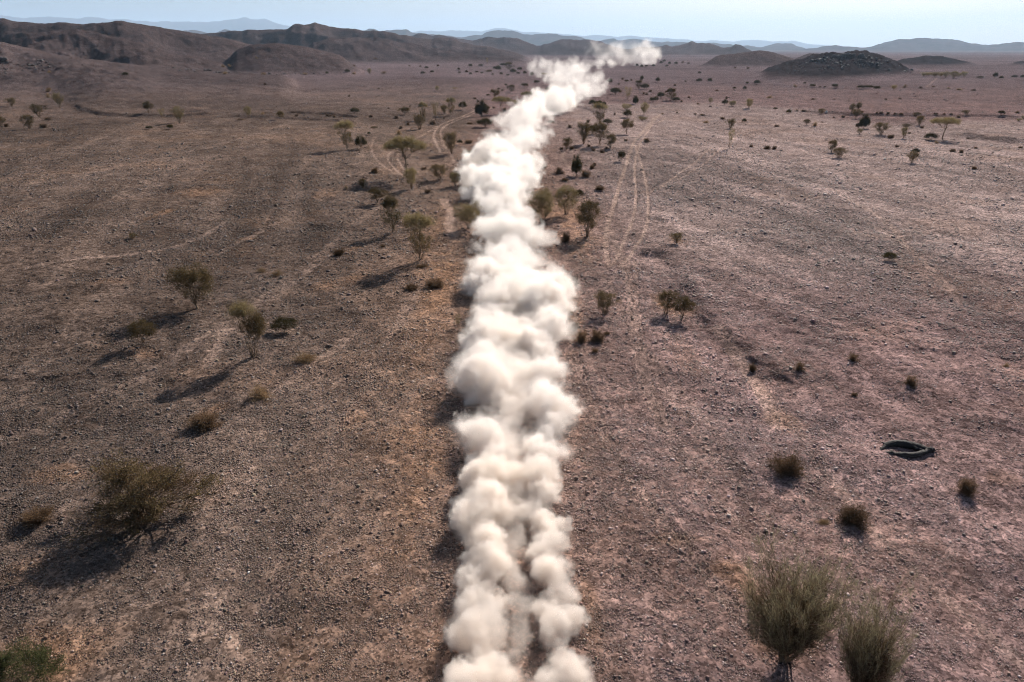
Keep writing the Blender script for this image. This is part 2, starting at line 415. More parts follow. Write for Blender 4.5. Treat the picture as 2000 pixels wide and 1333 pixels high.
def build_land():
    f = 682.0 / 1333 * FPX
    # rows: even steps in view angle near by, growing steps far away
    a0 = math.atan2(CAM_H, 15.0); a1 = math.atan2(CAM_H, 200.0)
    ang = np.linspace(a0, a1, 760)
    ys = CAM_H / np.tan(ang)
    far = [200.0]
    while far[-1] < 3200: far.append(far[-1] * 1.0052)
    while far[-1] < 24500: far.append(far[-1] * 1.012)
    far += [28000, 36000, 45000]
    ys = np.concatenate([[-60, -40, -25, -12, -4, 3, 8, 11.5, 13.5], ys, far[1:]])
    s = np.linspace(-1, 1, 1240)
    wing = 1 + np.cumsum(np.linspace(.004, .03, 45))
    s = np.concatenate([-wing[::-1], s, wing])
    Wd = 0.76 * (0.919 * np.maximum(ys, 14) + 7.9) * 1.03 + 1
    X = (s[None] * Wd[:, None]); Y = np.repeat(ys[:, None], len(s), 1)
    dy = np.gradient(ys)
    spx = Wd * (s[701] - s[700]); sp = np.maximum(spx, np.minimum(dy, spx * 6) * .5)
    SPC = np.repeat(sp[:, None], len(s), 1)
    x = X.ravel(); y = Y.ravel(); spc = SPC.ravel()
    z, h, who = macro(x, y)
    mi, rough = micro(x, y, spc)
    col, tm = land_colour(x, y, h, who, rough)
    kn = who == 9
    z = z + mi * (1 - .75 * np.clip(tm, 0, 1)) - .06 * tm
    co = np.stack([x, y, z], 1)
    nr, nc = X.shape
    idx = np.arange(nr * nc).reshape(nr, nc)
    q = np.stack([idx[:-1, :-1], idx[:-1, 1:], idx[1:, 1:], idx[1:, :-1]], -1).reshape(-1, 4)
    hq = h[q].mean(1); yq = y[q].mean(1); wq = who[q[:, 0]]
    cls = np.zeros(len(q), int); cls[(hq > 1.2)] = 1; cls[yq > 3400] = 2
    for ci, (nm, m, desc) in enumerate((("ground", M_GROUND, "stony desert plain of pink brown gravel"), ("hills", M_HILL, "dark bare stony hills"), ("far_mountains", M_FAR, "pale blue hazy mountain ranges on the horizon"))):
        fq = q[cls == ci]; used, inv = np.unique(fq, return_inverse=True)
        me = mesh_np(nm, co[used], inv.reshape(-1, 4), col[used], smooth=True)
        o = link(nm, me, m); o["kind"] = "structure"; o["label"] = desc
    return co, nr, nc
build_land()
print("land", time.time() - T0, flush=True)
# ------------------------------------------------------------------ gravel (one mass nobody could count)
def stone_template(rng, n):
    """a few angular pebbles of 12 faces each"""
    out = []
    cube = np.array([(x, y, z) for x in (-1, 1) for y in (-1, 1) for z in (-1, 1)], float)
    for _ in range(n):
        c = cube * rng.uniform(.35, .62, (8, 3)); c[:, 2] *= rng.uniform(.45, 1.0)
        c *= rng.uniform(.75, 1.25, 3)
        out.append(c)
    tri = np.array([(0,1,3),(0,3,2),(4,6,7),(4,7,5),(0,4,5),(0,5,1),(2,3,7),(2,7,6),(0,2,6),(0,6,4),(1,5,7),(1,7,3)])
    return np.array(out), tri
def build_gravel(n_try=760000):
    rng = np.random.default_rng(5)
    T, tri = stone_template(rng, 60)
    a0 = math.atan2(CAM_H, 15.0); a1 = math.atan2(CAM_H, 420.0)
    a = rng.uniform(a1, a0, n_try); y = CAM_H / np.tan(a)
    x = rng.uniform(-1.12, 1.12, n_try) * 0.76 * (0.919 * y + 7.9)
    px = (0.919 * y + 7.9) / 682.0
    s = px * 0.6 * rng.uniform(0.001, 1, n_try) ** -0.24 * (1 - .5 * sst(50, 220, y))
    s = np.minimum(s, 0.34 + .0016 * y) * 1.0
    r = fbm(x, y, 14, 3, 201) + .6 * fbm(x, y, 3.0, 2, 211)
    keep = rng.uniform(0, 1, n_try) < np.clip(.6 + .85 * r, .1, 1) * (1 - .5 * sst(130, 400, y))
    x, y, s = x[keep], y[keep], s[keep]
    z, h, who = macro(x, y)
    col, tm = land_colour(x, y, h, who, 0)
    keep = rng.uniform(0, 1, len(x)) > tm * 1.5
    x, y, s, z, col = x[keep], y[keep], s[keep], z[keep], col[keep]
    z = z + micro(x, y, np.full(len(x), .3))[0]
    n = len(x)
    tid = rng.integers(0, len(T), n)
    V = T[tid] * s[:, None, None]
    th = rng.uniform(0, 6.283, n); c, sn = np.cos(th)[:, None], np.sin(th)[:, None]
    X = V[..., 0] * c - V[..., 1] * sn + x[:, None]; Y = V[..., 0] * sn + V[..., 1] * c + y[:, None]
    Z = V[..., 2] + (z + s * .12)[:, None]
    co = np.stack([X, Y, Z], -1).reshape(-1, 3)
    fc = (tri[None] + (np.arange(n) * 8)[:, None, None]).reshape(-1, 3)
    k = rng.uniform(0, 1, n)
    f = np.where(k < .4, rng.uniform(.6, .98, n), np.where(k < .85, rng.uniform(1.0, 1.55, n), rng.uniform(1.6, 2.6, n)))
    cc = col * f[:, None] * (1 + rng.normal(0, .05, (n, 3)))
    pale = (k > .85)[:, None]; cc = np.where(pale, cc * .6 + .4 * cc.mean(1, keepdims=True) * 1.0, cc)
    cc = np.clip(np.repeat(cc, 8, 0), .015, .62)
    me = mesh_np("gravel", co, fc, cc)
    m, nn, out = mat("gravel stone")
    b = N(nn, "ShaderNodeBsdfPrincipled"); b.inputs["Roughness"].default_value = .75; b.inputs["Specular IOR Level"].default_value = .35
    at = N(nn, "ShaderNodeAttribute", attribute_name="tint"); nn.links.new(at.outputs["Color"], b.inputs["Base Color"])
    nn.links.new(b.outputs[0], out.inputs[0])
    o = link("gravel", me, m); o["kind"] = "stuff"; o["label"] = "loose angular gravel strewn over the desert floor"
    print("gravel", n, time.time() - T0, flush=True)
    return m
M_STONE = build_gravel()
# ------------------------------------------------------------------ plants
def foliage_mat(name, cols, trans=.3, rough=.7):
    m, n, out = mat(name); L = n.links.new
    at = N(n, "ShaderNodeAttribute", attribute_name="tint")
    oi = N(n, "ShaderNodeObjectInfo")
    s = N(n, "ShaderNodeSeparateColor"); L(at.outputs["Color"], s.inputs[0])
    cr = N(n, "ShaderNodeValToRGB"); L(s.outputs[0], cr.inputs[0])
    el = cr.color_ramp.elements
    while len(el) < len(cols): el.new(.5)
    for i, c in enumerate(cols):
        el[i].position = i / (len(cols) - 1); el[i].color = (*c, 1)
    hs = N(n, "ShaderNodeHueSaturation"); L(cr.outputs[0], hs.inputs["Color"])
    mr = N(n, "ShaderNodeMapRange"); L(oi.outputs["Random"], mr.inputs[0]); mr.inputs[3].default_value = .75; mr.inputs[4].default_value = 1.25
    L(mr.outputs[0], hs.inputs["Value"])
    d = N(n, "ShaderNodeBsdfDiffuse"); t = N(n, "ShaderNodeBsdfTranslucent"); mx = N(n, "ShaderNodeMixShader"); mx.inputs[0].default_value = trans
    L(hs.outputs[0], d.inputs[0]); L(hs.outputs[0], t.inputs[0]); L(d.outputs[0], mx.inputs[1]); L(t.outputs[0], mx.inputs[2]); L(mx.outputs[0], out.inputs[0])
    return m
MF_OLIVE = foliage_mat("olive leaves", [(.055,.038,.020),(.118,.086,.043),(.215,.165,.088)])
MF_PALE = foliage_mat("pale green leaves", [(.10,.075,.038),(.205,.16,.082),(.34,.28,.155)], .4)
MF_DARK = foliage_mat("dark green leaves", [(.032,.026,.013),(.062,.052,.025),(.11,.092,.045)])
MF_BROWN = foliage_mat("brown dry twigs", [(.07,.045,.028),(.14,.09,.055),(.24,.165,.10)])
MF_STRAW = foliage_mat("straw twigs", [(.15,.10,.055),(.30,.20,.115),(.45,.33,.20)])
MF_BROOM = foliage_mat("grey green broom twigs", [(.105,.085,.052),(.22,.19,.115),(.40,.355,.23)], .3)
MF_GREEN = foliage_mat("fresh green leaves", [(.045,.050,.022),(.095,.105,.045),(.165,.17,.08)], .35)
def bark_mat(name, c):
    m, n, out = mat(name); L = n.links.new
    b = N(n, "ShaderNodeBsdfPrincipled"); b.inputs["Roughness"].default_value = .85
    tc = N(n, "ShaderNodeTexCoord"); nz = N(n, "ShaderNodeTexNoise"); nz.inputs["Scale"].default_value = 30; nz.inputs["Detail"].default_value = 4
    L(tc.outputs["Object"], nz.inputs["Vector"])
    cr = N(n, "ShaderNodeValToRGB"); L(nz.outputs[0], cr.inputs[0])
    cr.color_ramp.elements[0].position = .3; cr.color_ramp.elements[1].position = .7
    cr.color_ramp.elements[0].color = (*[v * .55 for v in c], 1); cr.color_ramp.elements[1].color = (*[v * 1.35 for v in c], 1)
    L(cr.outputs[0], b.inputs["Base Color"]); L(b.outputs[0], out.inputs[0])
    return m
MB_BROWN = bark_mat("brown bark", (.19, .13, .085)); MB_GREY = bark_mat("weathered grey wood", (.10, .09, .08)); MB_PALE = bark_mat("bleached wood", (.42, .36, .28))

class Geo:
    def __init__(s): s.v = []; s.f = []; s.c = []; s.n = 0
    def tube(s, pts, rad, sides=4):
        pts = np.asarray(pts, float); n = len(pts)
        t = np.gradient(pts, axis=0); t /= np.linalg.norm(t, axis=1, keepdims=True) + 1e-9
        ref = np.where(np.abs(t[:, 2:3]) > .9, np.array([[1., 0, 0]]), np.array([[0, 0, 1.]]))
        a = np.cross(t, ref); a /= np.linalg.norm(a, axis=1, keepdims=True) + 1e-9; b = np.cross(t, a)
        th = np.arange(sides) * 2 * math.pi / sides
        ring = pts[:, None] + (a[:, None] * np.cos(th)[None, :, None] + b[:, None] * np.sin(th)[None, :, None]) * np.asarray(rad)[:, None, None]
        s.v.append(ring.reshape(-1, 3))
        i = np.arange(n - 1)[:, None] * sides + np.arange(sides)[None]; j = np.arange(n - 1)[:, None] * sides + (np.arange(sides)[None] + 1) % sides
        s.f.append(np.stack([i, j, j + sides], -1).reshape(-1, 3) + s.n); s.f.append(np.stack([i, j + sides, i + sides], -1).reshape(-1, 3) + s.n)
        s.c.append(np.full(n * sides, .5)); s.n += n * sides
    def slivers(s, P, D, ln, wd, col, rng):
        n = len(P)
        D = D / (np.linalg.norm(D, axis=1, keepdims=True) + 1e-9)
        q = rng.normal(0, 1, (n, 3)); q = np.cross(D, q); q /= np.linalg.norm(q, axis=1, keepdims=True) + 1e-9
        ln = np.asarray(ln).reshape(-1, 1); wd = np.asarray(wd).reshape(-1, 1)
        m = P + D * ln * .45
        v = np.stack([P, m + q * wd * .5, P + D * ln, m - q * wd * .5], 1)
        s.v.append(v.reshape(-1, 3)); base = np.arange(n)[:, None] * 4 + s.n
        s.f.append((base + np.array([[0, 1, 2]])).reshape(-1, 3)); s.f.append((base + np.array([[0, 2, 3]])).reshape(-1, 3))
        s.c.append(np.repeat(col, 4)); s.n += n * 4
    def mesh(s, name, m):
        v = np.concatenate(s.v); f = np.concatenate(s.f); c = np.clip(np.concatenate(s.c), 0, 1)
        me = mesh_np(name, v, f, np.repeat(c[:, None], 3, 1)); me.materials.append(m)
        return me
def curve(p, q, rng, n=5, bend=.12, up=.15):
    p = np.asarray(p, float); q = np.asarray(q, float); t = np.linspace(0, 1, n)[:, None]; L = np.linalg.norm(q - p)
    off = rng.normal(0, bend, 3) * L; off[2] -= up * L * .4
    w = p + (q - p) * t + off * (4 * t * (1 - t)) * .6
    w[1:-1] += rng.normal(0, .018, (n - 2, 3)) * L
    return w

def woody(seed, tips, n_hub, leafmat, barkmat, base_h=0.0, trunk_r=.022, leaves=9000, clump=.055, ln=.032, wd=.010, upb=.5, trunks=1, along=.35, names=("trunk", "crown"), multi=False, twist=.12, sides=4):
    """stems running from the base through forks to every tip, leaves in clumps at the tips"""
    rng = np.random.default_rng(seed); G = Geo(); K = Geo(); M = len(tips)
    top = np.array([0, 0, base_h])
    hub_id = rng.choice(M, min(n_hub, M), replace=False)
    hubs = top + (tips[hub_id] - top) * rng.uniform(.38, .58, (len(hub_id), 1)); hubs[:, :2] *= .85
    h2_id = rng.choice(M, min(n_hub * 4, M), replace=False)
    h2 = top + (tips[h2_id] - top) * rng.uniform(.7, .85, (len(h2_id), 1))
    if base_h > .05:
        for k in range(trunks):
            e = top + rng.normal(0, .015, 3) * (trunks > 1); b = np.array([rng.normal(0, .03), rng.normal(0, .03), -.04]) * (1 if trunks > 1 else .3); b[2] = -.04
            G.tube(curve(b, e, rng, 7, .07), np.linspace(trunk_r * 1.25, trunk_r * .8, 7), 6)
    for h in hubs:
        st = top if base_h > .05 else np.array([rng.normal(0, .018), rng.normal(0, .018), -.04])
        G.tube(curve(st, h, rng, 6, twist), np.linspace(trunk_r * (.62 if base_h > .05 else .7), trunk_r * .36, 6), max(sides, 5))
    for g in h2:
        d = np.linalg.norm(hubs - g, axis=1) + .8 * np.maximum(hubs[:, 2] - g[2], 0); h = hubs[np.argmin(d)]
        G.tube(curve(h, g, rng, 5, twist), np.linspace(trunk_r * .36, trunk_r * .17, 5), 4)
    ends = []
    for t in tips:
        d = np.linalg.norm(h2 - t, axis=1); g = h2[np.argmin(d)]
        c = curve(g, t, rng, 4, twist); G.tube(c, np.linspace(trunk_r * .17, trunk_r * .06, 4), 3); ends.append(c)
    ends = np.array(ends)
    per = rng.integers(0, M, leaves)
    tt = 1 - rng.uniform(0, 1, leaves) ** 1.5 * along
    seg = np.clip((tt * 3).astype(int), 0, 2); fr = (tt * 3 - seg)[:, None]
    P = ends[per, seg] * (1 - fr) + ends[per, seg + 1] * fr
    cl = clump * rng.uniform(.6, 1.5, M)[per][:, None]
    P = P + rng.normal(0, 1, (leaves, 3)) * cl * np.array([1, 1, .95])
    D = (P - np.array([0, 0, base_h * .7])) ; D /= np.linalg.norm(D, axis=1, keepdims=True) + 1e-9
    D = D * upb + rng.normal(0, .55, (leaves, 3)) + np.array([0, 0, .15])
    ok = P[:, 2] > .02
    P, D = P[ok], D[ok]; n = len(P)
    K.slivers(P, D, ln * rng.uniform(.5, 1.5, n), wd * rng.uniform(.6, 1.4, n), np.clip(rng.normal(.5, .2, n) + rng.normal(0, .12, M)[per[ok]], 0, 1), rng)
    return [(names[0], G.mesh(names[0], barkmat)), (names[1], K.mesh(names[1], leafmat))]

def tips_fan(rng, n, low=.3, dome=.3, pw=.5, r=.46, skew=0):
    """an upright fan: narrow at the foot, widest two thirds up, domed on top"""
    low = max(low * .8, .16); z = low + (.97 - low) * rng.uniform(0, 1, n) ** .72
    Rz = r * np.clip((z - .04) / .62, 0, 1) ** .85; zt = 1 - dome * 1.15
    Rz = Rz * np.sqrt(np.clip(1 - np.clip((z - zt) / (1.02 - zt), 0, 1) ** 2, .03, 1))
    az = rng.uniform(0, 6.283, n); rr = Rz * rng.uniform(0, 1, n) ** .4
    lump = 1 + .22 * np.sin(az * 3 + rng.uniform(0, 6)) + .14 * np.sin(az * 5 + rng.uniform(0, 6))
    return np.stack([rr * lump * np.cos(az) + skew * z * .2, rr * lump * np.sin(az), z * (1 + .06 * np.sin(az * 2 + 1))], 1)
def tips_umb(rng, n, z0=.72, r=.48, th=.2):
    az = rng.uniform(0, 6.283, n); rr = r * rng.uniform(0, 1, n) ** .5
    lump = 1 + .16 * np.sin(az * 3 + rng.uniform(0, 6)) + .1 * np.sin(az * 7 + rng.uniform(0, 6))
    z = z0 + th * (1 - (rr / r) ** 2 * .75) * rng.uniform(.25, 1, n)
    return np.stack([rr * lump * np.cos(az), rr * lump * np.sin(az), z], 1)
def tips_dome(rng, n, zc=.3, r=.46, hz=.6):
    d = rng.normal(0, 1, (n, 3)); d /= np.linalg.norm(d, axis=1, keepdims=True); d[:, 2] = np.abs(d[:, 2]) * .95 + .02
    return d * (rng.uniform(.55, 1, n)[:, None]) * np.array([r, r, hz]) + np.array([0, 0, zc])

def tuft(seed, leafmat, n=7000, stems=70, name=("stems", "twigs"), flat=1.0, lean=.0, lumps=5, ln=.09, barkmat=None, wd=.011, dense=.12, rr=.5):
    """dry dome of fine twigs"""
    rng = np.random.default_rng(seed); G = Geo(); K = Geo()
    d = rng.normal(0, 1, (stems, 3)); d[:, 2] = np.abs(d[:, 2]) * 1.1 + .12; d /= np.linalg.norm(d, axis=1, keepdims=True)
    lum = 1 + .25 * np.sin(lumps * np.arctan2(d[:, 1], d[:, 0]) + rng.uniform(0, 6))
    E = d * np.array([rr, rr, .92]) * (rng.uniform(.72, 1.0, stems) * lum)[:, None]; E[:, 0] += lean * E[:, 2]
    S = rng.normal(0, .05, (stems, 3)); S[:, 2] = -.03
    cs = np.array([curve(S[i], E[i], rng, 5, .08) for i in range(stems)])
    for c in cs: G.tube(c, np.linspace(.007, .0022, 5), 3)
    per = rng.integers(0, stems, n); tt = 1 - rng.uniform(0, 1, n) ** 1.2 * .75
    seg = np.clip((tt * 4).astype(int), 0, 3); fr = (tt * 4 - seg)[:, None]
    P = cs[per, seg] * (1 - fr) + cs[per, seg + 1] * fr + rng.normal(0, 1, (n, 3)) * dense * .55 * tt[:, None] * np.array([1, 1, .7])
    P[:, 2] = np.abs(P[:, 2])
    D = P + rng.normal(0, .35, (n, 3)) + np.array([0, 0, .2])
    K.slivers(P, D, ln * rng.uniform(.5, 1.4, n), wd * rng.uniform(.6, 1.4, n), np.clip(rng.normal(.45, .22, n), 0, 1), rng)
    return [(name[0], G.mesh(name[0], barkmat or MB_BROWN)), (name[1], K.mesh(name[1], leafmat))]

def broom(seed, n_st=190, n=12500, r=.5, droop=.0):
    """upright green-grey broom: long whips fanning from a short butt, pale outer whips, brown inner twigs"""
    rng = np.random.default_rng(seed); G = Geo(); K = Geo(); B = Geo()
    for i in range(10):
        a = rng.uniform(0, 6.28); sp = rng.uniform(.04, .26)
        q = np.array([math.cos(a) * sp, math.sin(a) * sp, rng.uniform(.28, .5)])
        G.tube(curve((rng.normal(0, .012), rng.normal(0, .012), -.03), q, rng, 6, .1), np.linspace(.013, .005, 6), 5)
    az = rng.uniform(0, 6.283, n_st); th = np.arccos(rng.uniform(.60, 1, n_st)) * 1.0
    ln_ = rng.uniform(.55, 1.04, n_st) * (1 + .14 * np.sin(az * 3 + 1) + .08 * np.sin(az * 7))
    E = np.stack([np.sin(th) * np.cos(az) * r * 2.0, np.sin(th) * np.sin(az) * r * 2.0, np.cos(th) ** .8], 1) * ln_[:, None]
    E[:, :2] *= np.minimum(1, r / (np.linalg.norm(E[:, :2], axis=1, keepdims=True) + 1e-6) * rng.uniform(.8, 1.05, (n_st, 1)))
    S = E * rng.uniform(.2, .42, (n_st, 1)); S[:, :2] *= .7
    cs = np.array([curve(S[i], E[i], rng, 6, .2, .1) for i in range(n_st)])
    for c in cs: G.tube(c, np.linspace(.0035, .0012, 6), 3)
    def on(n, lo, hi):
        per = rng.integers(0, n_st, n); tt = rng.uniform(lo, hi, n); seg = np.clip((tt * 5).astype(int), 0, 4); fr = (tt * 5 - seg)[:, None]
        return cs[per, seg] * (1 - fr) + cs[per, seg + 1] * fr, cs[per, seg + 1] - cs[per, seg]
    P, D = on(n, .42, 1.0); D = D / (np.linalg.norm(D, axis=1, keepdims=True) + 1e-9) + rng.normal(0, .38, (n, 3)) + np.array([0, 0, .15])
    P = P + rng.normal(0, .018, P.shape)
    K.slivers(P, D, rng.uniform(.04, .11, n), np.full(n, .0028), np.clip(rng.normal(.5, .25, n), 0, 1), rng)
    m = int(n * 1.3)
    P, D = on(m, .0, .5); D = D / (np.linalg.norm(D, axis=1, keepdims=True) + 1e-9) + rng.normal(0, .5, (m, 3)); P = P + rng.normal(0, .03, P.shape); P[:, 2] = np.abs(P[:, 2]) + .05
    B.slivers(P, D, rng.uniform(.03, .09, m), np.full(m, .005), np.clip(rng.normal(.45, .22, m), 0, 1), rng)
    return [("stems", G.mesh("stems", MB_BROWN)), ("inner_twigs", B.mesh("inner_twigs", MF_BROWN)), ("whips", K.mesh("whips", MF_BROOM))]

def r_(s): return np.random.default_rng(s)
def two_tier(seed, leafmat, leafmat2, top_r=.34, low_r=.26, leaves=9000, top_z=.72):
    rng = r_(seed)
    a = tips_umb(rng, 60, top_z, top_r, .26); b = tips_fan(rng, 60, .22, .1, .5, low_r); b[:, 2] *= .62
    A = woody(seed, a, 5, leafmat, MB_BROWN, .42, .016, leaves, .045, .03, .008)
    Bq = woody(seed + 1, b, 7, leafmat2, MB_BROWN, 0, .013, leaves // 2, .035, .028, .008, names=("undergrowth_stems", "undergrowth_crown"))
    return A + [("low_stems", Bq[0][1]), ("low_crown", Bq[1][1])]
def sprawling():
    rng = r_(77); n = 260
    az = rng.uniform(0, 6.283, n); rr = .5 * rng.uniform(0, 1, n) ** .55
    z = (.95 - .5 * (rr / .5) ** 2.2) * rng.uniform(.3, 1, n) + .05
    rr = rr * (1 + .25 * np.sin(3 * az + 1) + .16 * np.sin(5 * az)); z = z * (1 + .18 * np.sin(2 * az + 2) + .1 * np.sin(7 * az))
    t = np.stack([rr * np.cos(az), rr * np.sin(az), z], 1)
    P1 = woody(78, t[:190], 15, MF_OLIVE, MB_BROWN, 0, .030, 15000, .026, .032, .0065, .7, along=.95, twist=.16)
    P2 = woody(79, t[150:] * np.array([1.05, 1.05, .9]), 12, MF_BROWN, MB_BROWN, 0, .01, 9000, .035, .036, .0055, .9, along=1.0, twist=.16)
    return P1 + [('dry_twigs', P2[1][1]), ('outer_stems', P2[0][1])]
PROTO = {}
def proto(k, parts): PROTO.setdefault(k, []).append(parts)
for s in range(4): proto("F", woody(100 + s, tips_fan(r_(s), 90, .3, .28 + .08 * s), 9, MF_OLIVE, MB_BROWN, 0, .028, 11000))
for s in range(2): proto("F", woody(120 + s, tips_fan(r_(30 + s), 90, .42, .3), 7, MF_OLIVE, MB_BROWN, .14, .024, 12500, trunks=2))
for s in range(3): proto("P", woody(140 + s, tips_fan(r_(40 + s), 110, .25, .22 + .1 * s, .45), 11, MF_PALE, MB_BROWN, 0, .016, 15000, .05, .03, .0075, .8))
for s in range(3): proto("U", woody(160 + s, tips_umb(r_(50 + s), 110, .72, .5, .24), 7, MF_PALE, MB_BROWN, .46, .018, 16000, .04, .026, .008))
for s in range(2): proto("T", two_tier(180 + 4 * s, MF_PALE, MF_OLIVE, .42, .34))
proto("V", two_tier(196, MF_OLIVE, MF_DARK, .30, .40, top_z=.66))
for s in range(3): proto("R", woody(200 + s, tips_dome(r_(60 + s), 90, .32, .46, .6), 8, MF_DARK, MB_BROWN, .1, .02, 12000, .06, .034, .012))
for s in range(3): proto("D", tuft(220 + s, MF_BROWN, 9000, lumps=4 + s))
for s in range(2): proto("S", tuft(230 + s, MF_STRAW, 6000, 60, lean=.25, dense=.18, wd=.010))
proto("E", woody(240, np.concatenate([tips_dome(r_(71), 50, .45, .40, .40) * 1.0, np.array([[-.22, 0, .97], [.05, .05, 1.0], [.0, .0, .9], [-.2, 0, .85], [.1, 0, .88]]), tips_dome(r_(72), 40, .22, .44, .4)]), 7, MF_DARK, MB_BROWN, .1, .03, 22000, .05, .034, .014))
for s in range(2):
    t_ = tips_fan(r_(80 + s), 60, .3, .1, .6, .4); proto("I", woody(250 + s, t_, 6, MF_PALE, MB_BROWN, 0, .014, 4500, .05, .03, .008, .9))
proto("B", sprawling())
proto("W", broom(260)); proto("W", broom(262, 150, 9500, .46))
proto("G", woody(270, tips_dome(r_(90), 200, .15, .5, .8), 14, MF_GREEN, MB_BROWN, 0, .014, 24000, .035, .026, .0065, .6, along=.9))
def twisted():
    rng = r_(95)
    top = tips_umb(rng, 70, .80, .36, .2) + np.array([-.10, 0, 0]); mid = tips_fan(rng, 70, .3, .2, .5, .30); mid[:, 2] = mid[:, 2] * .5 + .28; mid[:, 0] += .16
    A = woody(281, top, 6, MF_PALE, MB_BROWN, 0, .02, 8000, .045, .028, .006, twist=.3)
    B_ = woody(283, mid, 6, MF_OLIVE, MB_BROWN, 0, .018, 7000, .045, .03, .009, twist=.22)
    return A + [("low_stems", B_[0][1]), ("low_crown", B_[1][1])]
proto("X", twisted())
print("protos", time.time() - T0, flush=True)
NAME = {"F": ("acacia_bush", "bush"), "P": ("feathery_acacia", "bush"), "U": ("umbrella_acacia", "tree"), "T": ("acacia_tree", "tree"), "V": ("acacia_tree", "tree"), "R": ("evergreen_shrub", "shrub"),
        "D": ("dry_shrub", "shrub"), "S": ("dry_tuft", "shrub"), "E": ("evergreen_bush", "bush"), "I": ("thin_sapling", "sapling"), "B": ("sprawling_bush", "bush"), "W": ("broom_bush", "bush"), "G": ("leafy_bush", "bush"), "X": ("twisted_acacia", "tree")}
